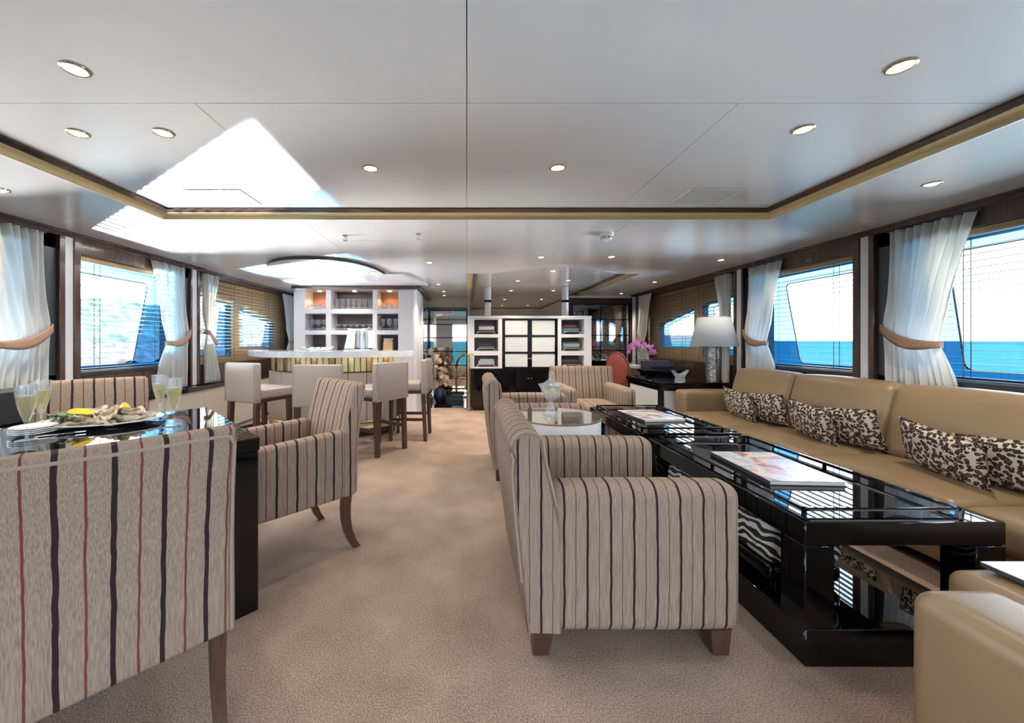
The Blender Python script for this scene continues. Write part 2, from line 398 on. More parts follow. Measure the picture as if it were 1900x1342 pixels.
def tag(o, label, cat, group=None):
    o['label'] = label; o['category'] = cat
    if group: o['group'] = group
    return o
def struct(o): o['kind'] = 'structure'; return o
def inst(src, parent, loc=(0, 0, 0), rot=(0, 0, 0), sc=None, name=None):
    c = src.copy(); COL.objects.link(c); c.parent = parent; c.location = loc; c.rotation_euler = rot
    if sc: c.scale = sc
    if name: c.name = name
    return c
def dup(root, loc, rz=None, label=None, group=None):
    r = root.copy(); COL.objects.link(r); r.location = loc
    if rz is not None: r.rotation_euler = (0, 0, rz)
    if label: r['label'] = label
    if group: r['group'] = group
    for ch in [o for o in COL.objects if o.parent == root]:
        c = ch.copy(); COL.objects.link(c); c.parent = r
        for g in [o for o in COL.objects if o.parent == ch]:
            d = g.copy(); COL.objects.link(d); d.parent = c
    return r
ORD = ['first', 'second', 'third', 'fourth', 'fifth', 'sixth', 'seventh', 'eighth', 'ninth', 'tenth']
# ================================================================== SETTING
AFT = -1.4      # glass doors behind the camera
XW = 3.32       # inner plane of the side walls
# ---- floor
struct(B().box(-3.6, 3.6, AFT - .1, 6.72, -.08, 0).out('floor', 'carpet', smooth=False))
struct(B().box(-3.6, 3.6, 6.72, 11.6, -.08, -.004).out('floor', 'blackfloor', smooth=False))
# ---- ceiling: lower level z 2.10, two trays at z 2.15
ZL, ZT = 2.10, 2.15
ceil = struct(B().box(-3.7, 3.7, AFT - .1, 11.6, 2.30, 2.36).out('ceiling', 'ceil', smooth=False))
struct(B().box(-3.7, 3.7, AFT - .1, 11.6, 2.22, 2.225).out('ceiling', 'gap', smooth=False))
G = .0016
def cpanel(x0, x1, y0, y1, z, m='ceil', name='ceiling_panel'):
    B().box(x0 + G, x1 - G, y0 + G, y1 - G, z, z + .02).out(name, m, ceil, smooth=False)
TX0, TX1, TY0, TY1 = -2.24, 2.24, -1.0, 2.79            # lower lip of the main tray
xs = [-2.17, -1.09, 0, 1.09, 2.17]; ys = [-.94, .25, 1.51, 2.72]
for i in range(4): cpanel(xs[i], xs[i + 1], ys[2], ys[3], ZT)
for j in range(2):
    for a, b_ in ((-2.17, 0), (0, 2.17)): cpanel(a, b_, ys[j], ys[j + 1], ZT)
for (x0, x1) in ((-3.6, TX0), (TX1, 3.6)):
    for (y0, y1) in ((AFT, .25), (.25, 1.51), (1.51, TY1)): cpanel(x0, x1, y0, y1, ZL)
cpanel(TX0, TX1, AFT, TY0, ZL)
lx = [-3.6, -1.24, 0, 1.24, 3.6]
for (y0, y1) in ((TY1, 3.39), (3.39, 4.40)):
    for i in range(4): cpanel(lx[i], lx[i + 1], y0, y1, ZL)
cpanel(-3.6, -1.24, 4.40, 8.0, ZL); cpanel(-1.24, 0, 4.40, 8.0, ZL)
# front part with the arched tray
arc = [(0.0, 5.08), (.30, 5.08)]
for k in range(1, 16):
    t = k / 16; arc.append((.30 + 1.75 * t, 5.08 - .42 * math.sin(PI * t) ** 1.0))
arc += [(2.05, 5.08), (2.33, 5.08)]
B().prism([(G, 4.4)] + [(3.6, 4.4), (3.6, 8.0), (2.33, 8.0)] + list(reversed(arc[1:])) + [(G, 5.08)], ZL, ZL + .02).out('ceiling_panel', 'ceil', ceil, smooth=False)
# tray edge riser and gloss ceiling above
B().prism([(a[0], a[1]) for a in arc] + [(a[0], a[1] - .012) for a in reversed(arc)], ZL - .002, ZT + .03).out('tray_lip', 'ceil', ceil, smooth=False)
B().box(-.1, 2.5, 4.5, 11.4, ZT, ZT + .02).out('ceiling_panel', 'ceil2', ceil, smooth=False)
# ---- mouldings: dark band above, round gold bead below
def moulding(name, path, inward, closed=False, dz=0):
    """path = list of lower-lip corners, inward = list of upper-edge corners"""
    prof_gold = []
    for k in range(9):
        t = k / 8; prof_gold.append((.0 + .60 * t, .0 + .62 * t + .17 * math.sin(PI * t)))
    n = len(path)
    for part, pr, m in (('gold_bead', prof_gold, 'gold'), ('dark_band', [(.60, .62), (.66, .55), (1.0, .80), (1.0, 1.02)], 'wood')):
        b = B()
        def f(u, v):
            i = min(int(u * n_), n_ - 1); t = u * n_ - i; j = (i + 1) % n
            lo = Vector(path[i]).lerp(Vector(path[j]), t); up = Vector(inward[i]).lerp(Vector(inward[j]), t)
            k = v * (len(pr) - 1); a = min(int(k), len(pr) - 2); tt = k - a
            px = pr[a][0] * (1 - tt) + pr[a + 1][0] * tt; pz = pr[a][1] * (1 - tt) + pr[a + 1][1] * tt
            q = lo.lerp(up, px); return (q.x, q.y, ZL - .004 + pz * (ZT - ZL + .004))
        n_ = n if closed else n - 1
        b.grid(n_, len(pr) - 1, f)
        o = b.out(part, m, trim_, ang=50)
    return
trim_ = struct(B().prism([(TX0 - .012, TY0 - .012), (TX1 + .012, TY0 - .012), (TX1 + .012, TY1 + .012), (TX0 - .012, TY1 + .012)], ZL - .006, ZL + .01,
                         holes=[[(TX0, TY0), (TX1, TY0), (TX1, TY1), (TX0, TY1)]]).out('trim_1', 'whitestrip', smooth=False))
lo = [(TX0, TY0), (TX1, TY0), (TX1, TY1), (TX0, TY1)]
ix, iy = .095, .09
up = [(TX0 + ix, TY0 + iy), (TX1 - ix, TY0 + iy), (TX1 - ix, TY1 - iy), (TX0 + ix, TY1 - iy)]
moulding('m', lo, up, True)
trim_ = struct(B().box(2.33, 2.345, 5.08, 8.0, ZL - .006, ZL + .01).out('trim_2', 'whitestrip', smooth=False))
moulding('m', [(2.33, 5.08), (2.33, 11.4)], [(2.15, 5.08), (2.15, 11.4)])
moulding('m', [(0.0, 5.08), (0.0, 11.4)], [(.15, 5.08), (.15, 11.4)])
moulding('m', [(0.0, 11.4), (.5, 11.3), (1.2, 11.25), (1.9, 11.3), (2.33, 11.4)], [(.1, 11.1), (.5, 11.05), (1.2, 11.0), (1.9, 11.05), (2.33, 11.1)])

# ---- side walls
W1 = [(.75, .93), (2.60, .93), (2.76, 1.88), (.75, 1.88)]
def mirror_y(p): return p
OPEN = {   # glazed openings in (Y, Z): full outline, clear pane outline
    1: ([(.70, .93), (2.90, .93), (2.90, 1.92), (.70, 1.92)], [(.78, .99), (2.66, .99), (2.76, 1.84), (.78, 1.84)]),
    2: ([(3.225, .93), (4.38, .93), (4.38, 1.92), (3.225, 1.92)], [(3.24, .96), (3.975, .96), (4.16, 1.82), (3.24, 1.82)]),
    3: ([(4.84, 1.00), (5.56, .96), (5.56, 1.73), (4.84, 1.80)], [(4.86, 1.08), (5.27, 1.05), (5.38, 1.68), (4.86, 1.71)]),
    4: ([(5.76, 1.07), (6.80, 1.07), (6.80, 1.50), (5.76, 1.70)], [(5.78, 1.10), (6.48, 1.10), (6.60, 1.46), (5.78, 1.63)]),
    5: ([(-1.1, .93), (.40, .93), (.40, 1.92), (-1.1, 1.92)], [(-1.0, .99), (.32, .99), (.32, 1.84), (-1.0, 1.84)]),  # unseen aft opening, added to let in more daylight
}
def side(sg, word):
    f = lambda u, v, w: (sg * (XW + w), u, v)
    holes = [rpoly(OPEN[k][0], .05 if k > 2 and k < 5 else .03) for k in OPEN]
    wall = struct(B().prism([(AFT, -.05), (8.1, -.05), (8.1, 2.29), (AFT, 2.29)], .17, .23, f, holes).out('wall_' + word, 'white', smooth=False))
    # lining panel round the two raked forward windows
    B().prism([(4.66, .86), (7.2, .86), (7.2, 2.09), (4.66, 2.09)], .150, .168, f, [rpoly(OPEN[3][0], .05), rpoly(OPEN[4][0], .05)]).out('lining_panel', 'tan', wall, smooth=False)
    # below the sills and above the heads
    B().box(sg * XW, sg * (XW + .168), AFT, 7.6, .62, .885).out('sill_panel', 'wood', wall, smooth=False)
    B().box(sg * XW, sg * (XW + .168), AFT, 4.66, .885, .925, .004).out('window_ledge', 'darkpanel', wall)
    B().box(sg * (XW - .14), sg * (XW + .168), AFT, 7.6, .60, .655, .004).out('ledge', 'black', wall)
    y = AFT
    while y < 7.5:
        B().box(sg * (XW - .12), sg * (XW + .1), y + .003, y + .597, .04, .597).out('dado_panel', 'cream', wall, smooth=False); y += .6
    B().box(sg * (XW - .105), sg * (XW + .1), AFT, 7.6, 0, .6).out('dado_backing', 'gap', wall, smooth=False)
    B().box(sg * XW, sg * (XW + .165), AFT, 4.66, 1.945, 2.12).out('header', 'wood', wall, smooth=False)
    # cornice
    c = struct(B().box(sg * (XW - .02), sg * (XW + .2), AFT, 7.6, 2.055, 2.105, .004).box(sg * (XW + .01), sg * (XW + .1), AFT, 7.6, 2.02, 2.056, .003).out('trim_%d' % (3 if sg > 0 else 4), 'wood'))
    if True:
        yend = 4.72 if sg < 0 else 7.6
        B().box(sg * (XW - .055), sg * (XW + .05), AFT, yend, 2.085, 2.104, .003).out('cornice_step', 'wood', c)
    # upright posts, white strips and dark panels
    for k, (y0, y1, m, d, nm) in enumerate(((2.93, 3.05, 'darkpanel', .0, 'dark_panel'), (3.05, 3.095, 'wood', -.03, 'post'), (3.095, 3.165, 'whitestrip', -.02, 'white_strip'), (3.165, 3.22, 'wood', -.03, 'post'),
                                     (4.385, 4.50, 'darkpanel', .0, 'dark_panel'), (4.50, 4.53, 'wood', -.03, 'post'), (4.53, 4.615, 'whitestrip', -.02, 'white_strip'), (4.615, 4.66, 'wood', -.03, 'post'),
                                     (7.2, 7.42, 'darkpanel', .0, 'dark_panel'), (7.42, 7.5, 'whitestrip', -.03, 'white_strip'), (7.5, 7.6, 'wood', -.02, 'post'), (.42, .68, 'darkpanel', 0, 'dark_panel'))):
        B().box(sg * (XW + d), sg * (XW + .166), y0, y1, .66, 2.06, .003).out(nm, m, wall)
    # windows: clear raked pane inside a blue tinted border, dark gasket round it
    for i, k in enumerate(OPEN):
        o, c = OPEN[k]; r = .05 if k in (3, 4) else .03
        op, cp = rpoly(o, r), rpoly(c, .06)
        wn = struct(B().prism(op, .160, .236, f, [rpoly([(p[0] + (.012 if p[0] < (o[0][0] + o[1][0]) / 2 else -.012), p[1] + (.012 if p[1] < 1.35 else -.012)) for p in o], r)]).out('window_%d' % (i + 1 + (5 if sg < 0 else 0)), 'darkpanel', smooth=False))
        B().prism(cp, .200, .208, f).out('pane', 'pane', wn, smooth=False)
        B().prism(op, .202, .206, f, [cp]).out('tinted_border', 'tint', wn, smooth=False)
        bb = B()
        pts = [f(u, v, .198) for u, v in cp]; bb.tube(pts, .006, 6, True); bb.out('gasket', 'darkpanel', wn)
side(1, 'right'); side(-1, 'left')
# ---- front walls: mirrored glazing bars
def mirror_wall(parent, x0, x1, y, zs, cols, m='mirror'):
    dx = (x1 - x0) / cols
    for c in range(cols):
        for a, b in zip(zs, zs[1:]):
            B().box(x0 + c * dx + .008, x0 + (c + 1) * dx - .008, y - .008, y, a + .008, b - .008, .002).out('mirror_pane', m, parent)
    for z in zs: B().box(x0, x1, y - .02, y - .002, z - .011, z + .011).out('glazing_bar', 'black', parent, smooth=False)
    for c in range(cols + 1): B().box(x0 + c * dx - .012, x0 + c * dx + .012, y - .02, y - .002, zs[0], zs[-1]).out('glazing_bar', 'black', parent, smooth=False)
wf = struct(B().box(2.06, 3.6, 7.6, 7.68, 0, 2.12).out('wall_front', 'wood', smooth=False))
mirror_wall(wf, 2.12, 3.26, 7.598, [.70, 1.0, 1.305, 1.617, 1.92], 2)
B().box(2.10, 3.3, 7.56, 7.598, .05, .68, .004).out('lower_panel', 'black', wf)
B().box(2.06, 3.4, 7.55, 7.6, 1.94, 2.05, .004).out('lintel', 'wood', wf)
B().box(2.06, 3.4, 7.56, 7.6, 2.05, 2.10, .004).out('white_band', 'white', wf)
wf2 = struct(B().box(-3.6, .02, 8.0, 8.08, 0, 2.12).out('wall_front', 'wood', smooth=False))
mirror_wall(wf2, -.78, .0, 7.998, [.02, .40, .685, .97, 1.257, 1.54, 1.83], 1)
B().box(-.85, .06, 7.97, 8.0, 1.84, 1.90, .004).out('lintel', 'wood', wf2)
B().box(-.85, .06, 7.975, 8.0, 1.90, 2.10, .004).out('cream_band', 'cream', wf2)
B().box(.02, .06, 7.9, 11.4, 0, 2.12).out('return_panel', 'cream', wf2, smooth=False)
B().box(2.36, 2.42, 7.68, 11.4, 0, 2.12).out('return_panel', 'white', wf, smooth=False)
struct(B().box(-.1, 2.6, 11.4, 11.48, 0, 2.2).out('wall_front', 'white', smooth=False))
wl = struct(B().box(-.88, -.80, 6.9, 8.0, 0, 2.12).out('wall_left', 'wood', smooth=False))
for a, b in zip([.02, .40, .685, .97, 1.257, 1.54, 1.83], [.40, .685, .97, 1.257, 1.54, 1.83, 2.05]):
    for (y0, y1) in ((6.95, 7.45), (7.47, 7.97)): B().box(-.80, -.792, y0, y1, a + .008, b - .008, .002).out('mirror_pane', 'mirror', wl)
# ---- back wall with the open glass doors to the aft deck (behind the camera)
wb = struct(B().prism([(-3.6, -.05), (3.6, -.05), (3.6, 2.25), (-3.6, 2.25)], 0, .08, lambda u, v, w: (u, AFT - w, v), [[(-.7, 0.02), (1.1, 0.02), (1.1, 2.02), (-.7, 2.02)]]).out('wall_back', 'white', smooth=False))
for i, (x0, x1) in enumerate(((-.7, .2), (.2, 1.1))):
    d = struct(B().prism([(x0, .02), (x1, .02), (x1, 2.02), (x0, 2.02)], .02, .06, lambda u, v, w: (u, AFT - w, v), [[(x0 + .05, .08), (x1 - .05, .08), (x1 - .05, 1.96), (x0 + .05, 1.96)]]).out('door_%d' % (i + 1), 'chrome', smooth=False))
    B().box(x0 + .05, x1 - .05, AFT - .045, AFT - .037, .08, 1.96).out('pane', 'pane', d, smooth=False)
# ---- outside: sea, wooded shore to port, far land to starboard
tag(B().box(-4000, 4000, -3000, 4000, -3.8, -3.5).out('sea', 'sea', smooth=False), 'flat turquoise sea seen through the windows', 'sea')['kind'] = 'stuff'
random.seed(3)
from mathutils import noise as NZ
def hill(name, x0, x1, y0, y1, h, m, n=46, seed=0, rough=1.0):
    def f(u, v):
        x, y = x0 + (x1 - x0) * u, y0 + (y1 - y0) * v
        k = math.sin(PI * min(1, max(0, u))) ** .5 * math.sin(PI * v) ** .6
        z = h * k * (.75 + .35 * NZ.noise(Vector((x * .03 + seed, y * .03, 0)))) + rough * NZ.noise(Vector((x * .35, y * .35, seed))) + .6 * rough * NZ.noise(Vector((x * 1.1, y * 1.1, seed)))
        return (x, y, -3.7 + max(-.5, z))
    return B().grid(n, n, f).out(name, m, ang=180, smooth=False)
tag(hill('wooded_hill', -190, -84, 20, 260, 24, 'foliage', 80, 4, 2.5), 'pale green wooded hillside beyond the port side windows', 'hill')
tag(hill('rocky_shore', -92, -70, 30, 200, 5.5, 'rock', 70, 9, 1.6), 'brown rocky shoreline at the foot of the wooded hillside', 'shore')
tag(hill('distant_headland', 700, 1300, 1500, 2600, 40, 'farland', 30, 2, 6), 'low hazy headland on the horizon beyond the starboard windows', 'headland')

# ---- blinds
def blind(y0, y1, sg, label, tilt, z0=.95, z1=1.90, pitch=.046, xo=.075, dp=.017, sm='slat'):
    t = thing('venetian_blind', label, 'blind', (sg * (XW + xo), (y0 + y1) / 2, z0), 0, 'wooden venetian blinds')
    L = (y1 - y0) / 2
    src = None; n = int((z1 - z0) / pitch)
    for k in range(n):
        if src is None:
            src = B().box(-dp, dp, -L, L, -.0012, .0012).out('slat', sm, t, smooth=False); src.rotation_euler = (0, R(tilt) * sg, 0); s = src
        else: s = inst(src, t, (0, 0, k * pitch), (0, R(tilt) * sg, 0), name='slat')
    B().box(-.03, .03, -L, L, z1 - z0, z1 - z0 + .045, .004).out('headrail', 'tan', t)
    for q in ((-.7, .0, .7) if L > .7 else (-.6, .6)):
        B().box(-.027, -.025, q * L - .0025, q * L + .0025, -.01, z1 - z0).box(.025, .027, q * L - .0025, q * L + .0025, -.01, z1 - z0).out('cord', 'slat', t, smooth=False)
    B().box(-.025, .025, -L, L, -.035, -.018, .003).out('bottom_rail', 'slat', t)
for sg, wd in ((1, 'starboard'), (-1, 'port')):
    blind(.74, 2.88, sg, 'wooden slat blind in the near %s window %s' % (wd, 'behind the sofa' if sg > 0 else 'behind the dining table'), 0)
    blind(3.24, 4.36, sg, 'wooden slat blind in the second %s window, %s' % (wd, 'beside the table lamp' if sg > 0 else 'between two tied curtains'), 0)
    blind(4.70, 5.66, sg, 'tan slat blind over the %s window %s' % (wd, 'behind the table lamp' if sg > 0 else 'left of the bar stools'), 9, .70, 2.02, .048, .075, .021, 'slattan')
    blind(5.68, 7.16, sg, 'tan slat blind over the far raked %s window %s' % (wd, 'behind the desk' if sg > 0 else 'beside the bar'), 9, .70, 2.02, .048, .075, .021, 'slattan')

# ---- curtains
def curtain(sg, yt, ftop, ftie, fbot, label, zt=2.035, zb=.665, ztie=1.31, ztief=1.17):
    """yt = fixed (tied) edge; ftop/ftie/fbot = free edge at head, tie and hem"""
    t = thing('tied_curtain', label, 'curtain', (0, 0, 0), 0, 'tied back curtains'); np = 9
    def edge(z, u):
        zc = ztie + (ztief - ztie) * u
        if z > zc: k = (z - zc) / (zt - zc); s = k ** 1.6; return ftie + (ftop - ftie) * s, .6 + .4 * s
        k = (zc - z) / (zc - zb); s = min(1, k * 1.2) ** .8; return ftie + (fbot - ftie) * s, .6 + .4 * s
    def f(u, v):
        z = zb + (zt - zb) * v
        fy, am = edge(z, u); y = yt + (fy - yt) * u
        d = abs(z - (ztie + (ztief - ztie) * u)); pin = min(1, d / .22)
        a = .026 * am * (.35 + .65 * pin)
        x = XW - .045 - a * math.sin(2 * PI * np * (u + .02 * math.sin(5 * v))) - .012 * math.sin(23 * u + 4 * v) - .03 * (1 - pin)
        return (sg * x, y, z)
    o = B().grid(90, 40, f).out('curtain_panel', 'curtain', t, ang=180)
    md = o.modifiers.new('cloth', 'SOLIDIFY'); md.thickness = .004
    b = B()
    def g(u, v):
        y = yt + (ftie - yt) * (u * 1.06 - .03); uu = max(0, min(1, u)); bulge = math.sin(PI * uu)
        z = ztie + (ztief - ztie) * u - .05 * bulge + (v - .5) * (.03 + .055 * math.sin(PI * min(1, .15 + u * .75)))
        return (sg * (XW - .105 - .035 * bulge ** .5 + (.06 if u < .02 or u > .98 else 0)), y, z)
    o = b.grid(24, 3, g).out('tieback', 'tie', t, ang=180); md = o.modifiers.new('cloth', 'SOLIDIFY'); md.thickness = .006
    dy = .03 if yt > ftie else -.03
    B().tube([(sg * (XW + .01), yt + dy * 1.5, ztie + .01), (sg * (XW - .05), yt + dy * 1.5, ztie + .01), (sg * (XW - .07), yt + dy * .3, ztie)], .006).out('hook', 'chrome', o)
    b = B()
    for k in range(14):
        y = yt + (ftop - yt) * (k + .5) / 14; b.tube([(sg * (XW - .03), y, zt + .022 * math.cos(a)) for a in (-.6, .6)], .003, 5)
    b.box(sg * (XW - .038), sg * (XW - .022), min(yt, ftop) - .02, max(yt, ftop) + .02, zt + .004, zt + .014).out('curtain_rail', 'darkpanel', t)
C_ = [(2.93, 2.43, 2.60, 2.50), (4.39, 3.93, 4.10, 4.00), (4.70, 4.96, 4.86, 4.98), (7.17, 6.72, 6.92, 6.80)]
for sg, names in ((1, ('wide white curtain tied back beside the near starboard window behind the sofa', 'white curtain tied back right of the table lamp', 'white curtain hanging behind the lamp shade', 'white curtain behind the pink orchid at the far end')),
                  (-1, ('white curtain with brown tie at the left edge, behind the dining table', 'white curtain tied back right of the near port window', 'narrow white curtain left of the bar stools, beside a white strip', 'white curtain at the port wall right beside the bar shelves'))):
    for c, nme in zip(C_, names): curtain(sg, *c, nme)
# ================================================================== CEILING FITTINGS
dl = None
def downlight(x, y, z, label, watt=1.0):
    global dl
    if dl is None:
        t = thing('ceiling_downlight', label, 'ceiling light', (x, y, z), 0, 'recessed ceiling lights')
        B().lathe([(.034, .012), (.0345, -.003), (.037, -.006), (.041, -.004), (.0425, .002), (.041, .012)], 28).out('rim', 'ring', t)
        B().lathe([(0, -.011), (.02, -.009), (.032, -.003), (.034, .002)], 24).out('lamp_lens', 'lens', t)
        dl = t
    else:
        t = dup(dl, (x, y, z), 0, label, 'recessed ceiling lights')
    l = bpy.data.lights.new('lamp_light', 'SPOT'); l.energy = LAMP_W * watt * (2.2 if y > 8 else .4 if (x, y) == (2.83, 4.2) else 1); l.spot_size = R(110); l.spot_blend = .7; l.color = (1, .86, .68); l.shadow_soft_size = .03
    o = bpy.data.objects.new('lamp_light', l); COL.objects.link(o); o.location = (x, y, z - .02)
    return t
for x, y, lb in ((-1.37, 1.319, 'recessed ceiling light nearest the viewer on the left of the ceiling tray'), (-1.78, 1.727, 'recessed ceiling light close to the left gold moulding of the tray'),
                 (-1.386, 1.723, 'recessed ceiling light beside the sunlit patch on the tray'), (-.53, 2.078, 'recessed ceiling light left of the central ceiling seam'),
                 (.50, 2.07, 'recessed ceiling light right of the central ceiling seam'), (1.514, 1.696, 'recessed ceiling light near the right gold moulding of the tray'),
                 (1.504, 1.306, 'brightest recessed ceiling light, upper right of the tray')): downlight(x, y, ZT, lb)
for x, y, lb in ((2.67, 2.165, 'recessed ceiling light on the side ceiling above the sofa'), (-2.78, 2.25, 'recessed ceiling light at the left edge outside the gold moulding'),
                 (2.83, 4.2, 'recessed ceiling light above the table lamp'), (1.55, 4.04, 'recessed ceiling light behind the round white detector'), (.80, 4.06, 'recessed ceiling light in front of the arched tray'),
                 (-.43, 4.34, 'recessed ceiling light left of the ceiling seam, in front of the bar'), (2.88, 5.78, 'recessed ceiling light above the desk'), (2.95, 7.2, 'recessed ceiling light by the far right mirrors'),
                 (-.45, 6.0, 'recessed ceiling light beside the end of the bar shelves'), (-.42, 6.9, 'recessed ceiling light over the dark passage'), (-.45, 7.5, 'farthest recessed ceiling light over the dark passage')): downlight(x, y, ZL, lb, 3.2)
for x, y, lb in ((1.18, 5.15, 'small light at the front of the arched ceiling tray'), (.81, 5.99, 'small light in the arched tray, left of the second row'), (1.60, 5.94, 'small light in the arched tray, right of the second row'),
                 (.84, 7.15, 'small light in the arched tray above the left cabinet column'), (1.64, 7.15, 'small light in the arched tray above the right cabinet column'), (.87, 8.7, 'far small light in the arched tray, left'), (1.72, 8.7, 'far small light in the arched tray, right'), (.95, 10.2, 'farthest small light in the arched tray, left'), (1.65, 10.2, 'farthest small light in the arched tray, right')): downlight(x, y, ZT, lb, 3.0)
# dropped ceiling panel above the bar
bp_c = (-1.68, 5.2)
key = [(-2.42, 4.62), (-2.36, 4.46), (-2.23, 4.26), (-2.08, 4.13), (-1.91, 4.05), (-1.70, 4.025), (-1.516, 4.065), (-1.335, 4.17), (-1.217, 4.345), (-1.13, 4.58), (-1.08, 4.95)]
pts = []
for i in range(len(key) - 1):
    p0, p1, p2, p3 = [Vector(key[max(0, min(len(key) - 1, i + d))]) for d in (-1, 0, 1, 2)]
    for k in range(4):
        t = k / 4; pts.append(tuple(.5 * ((2 * p1) + (p2 - p0) * t + (2 * p0 - 5 * p1 + 4 * p2 - p3) * t * t + (3 * p1 - p0 - 3 * p2 + p3) * t ** 3)))
pts.append(key[-1])
panel = struct(B().prism(pts + [(-.86, 4.95), (-.62, 6.0), (-2.75, 6.0), (-2.62, 5.0)], 2.07, 2.099).out('ceiling', 'ceil', smooth=False))
rim = pts
B().grid(len(rim) - 1, 1, lambda u, v: (lambda p: (p[0] + (p[0] - bp_c[0]) * .004, p[1] + (p[1] - bp_c[1]) * .004, 2.066 + .033 * v))(rim[min(len(rim) - 1, int(round(u * (len(rim) - 1))))])).out('mirror_edge', 'darkpanel', panel)
for x, y, lb in ((-1.81, 4.38, 'light on the left of the curved panel above the bar'), (-1.42, 4.45, 'light in the middle of the curved panel above the bar'), (-1.2, 4.8, 'light on the right of the curved panel above the bar'), (-1.82, 5.69, 'light close to the top of the bar shelves')):
    downlight(x, y, 2.07, lb, 1.6)
# hatches, detectors
for x0, x1, y0, y1, lb in ((-1.79, -1.43, 2.37, 2.63, 'flush square ceiling hatch at the left of the tray'), (1.40, 1.74, 2.35, 2.61, 'flush square ceiling hatch at the right of the tray')):
    t = thing('ceiling_hatch', lb, 'hatch', ((x0 + x1) / 2, (y0 + y1) / 2, ZT))
    a, b_ = (x1 - x0) / 2, (y1 - y0) / 2
    B().prism([(-a, -b_), (a, -b_), (a, b_), (-a, b_)], -.006, 0, None, [[(-a + .015, -b_ + .015), (a - .015, -b_ + .015), (a - .015, b_ - .015), (-a + .015, b_ - .015)]]).out('hatch_frame', 'whitestrip', t, smooth=False)
    B().box(-a + .016, a - .016, -b_ + .016, b_ - .016, -.004, 0, .001).out('hatch_lid', 'hatch', t)
t = thing('smoke_detector', 'round white smoke detector on the ceiling above the armchairs', 'detector', (1.18, 3.18, ZL))
B().lathe([(.055, 0), (.055, -.018), (.05, -.022), (.045, -.024)], 28).out('base', 'plastic', t)
B().lathe([(.045, -.024), (.043, -.045), (.036, -.052), (0, -.054)], 28).out('cap', 'plastic', t)
for k in range(8):
    a = 2 * PI * k / 8; B().box(.041, .047, -.008, .008, -.04, -.03).out('vent', 'gap', t, smooth=False).rotation_euler = (0, 0, a)
for x, y, lb in ((-1.04, 3.23, 'small chrome sprinkler head on the ceiling in front of the bar'), (-.41, 3.18, 'small chrome sprinkler head left of the central ceiling seam')):
    t = thing('sprinkler_head', lb, 'sprinkler', (x, y, ZL))
    B().lathe([(.026, 0), (.026, -.004), (.016, -.008), (.009, -.012), (.009, -.024), (0, -.024)], 18).out('escutcheon', 'chrome', t)
    B().tube([(.009, 0, -.02), (.014, 0, -.032), (0, 0, -.044)], .0025, 6).tube([(-.009, 0, -.02), (-.014, 0, -.032), (0, 0, -.044)], .0025, 6).out('yoke', 'chrome', t)
    B().lathe([(0, -.043), (.018, -.044), (.018, -.047), (0, -.048)], 14).out('deflector', 'chrome', t)

# ================================================================== ARMCHAIRS
def armchair(label, loc, rz):
    t = thing('striped_armchair', label, 'armchair', loc, rz, 'striped armchairs')
    wd = .40
    for sg in (-1, 1):
        def sh(p, sg=sg):
            k = max(0, (p.z - .4) / .25); return (p.x - .012 * k, p.y + sg * .012 * k, p.z)
        B().rbox(-.30, .41, sg * .265, sg * wd, .105, .655, .05, 4, 5, (.004, .006, .006)).out('arm', 'armX', t, ang=60)
    B().rbox(-.26, .395, -.262, .262, .105, .30, .02, 2, 4).out('seat_base', 'backY', t, ang=60)
    B().rbox(-.20, .405, -.260, .260, .30, .455, .045, 3, 6, (.01, 0, .025)).out('seat_cushion', 'backY', t, ang=60)
    prof = [(-.262, .106), (-.262, .44), (-.285, .58), (-.318, .72), (-.33, .78)]
    c, r = (-.392, .795), .066
    for k in range(1, 10): a = R(10 + 205 * k / 9); prof.append((c[0] + r * math.cos(a), c[1] + r * math.sin(a)))
    prof += [(-.452, .70), (-.440, .55), (-.415, .30), (-.392, .106)]
    b = B(); W = [-.40, -.385, -.20, 0, .20, .385, .40]
    n = len(prof)
    cx_ = sum(p[0] for p in prof) / n; rows = []
    for i, y in enumerate(W):
        ins = .012 if i in (0, len(W) - 1) else 0
        row = []
        for k in range(n):
            p = Vector(prof[k]); a, d = Vector(prof[k - 1]), Vector(prof[(k + 1) % n]); tn = (d - a).normalized(); nn = Vector((-tn.y, tn.x))
            q = p + nn * ins; row.append(b.bm.verts.new((q.x, y, q.y)))
        rows.append(row)
    for r0, r1 in zip(rows, rows[1:]):
        for k in range(n): b.bm.faces.new((r0[k], r0[(k + 1) % n], r1[(k + 1) % n], r1[k]))
    for row, rev in ((rows[0], 0), (rows[-1], 1)):
        b.bm.faces.new(row if rev else list(reversed(row)))
    bmesh.ops.triangulate(b.bm, faces=[f for f in b.bm.faces if len(f.verts) > 4])
    bk_ = b.out('backrest', 'backY', t, ang=45)
    for sg in (-1, 1):
        pts = [(x, sg * .398, z) for x, z in prof[2:17]]
        B().tube(pts, .0045, 6).out('piping', 'piping', bk_)
        for x in (.34, -.33): B().beam((x, sg * .34, .11), (x + (.008 if x > 0 else -.008), sg * .335, 0), .078, .058).out('leg', 'leg', t, smooth=False)
    return t
armA = armchair('striped armchair nearest the viewer, seen from its side beside the black coffee table', (.62, 1.80, 0), 0)
dup(armA, (.62, 3.58, 0), 0, 'striped armchair behind the round white side table, back to the aisle')
dup(armA, (1.52, 4.66, 0), R(-90), 'striped armchair facing the viewer in front of the black cabinet base')

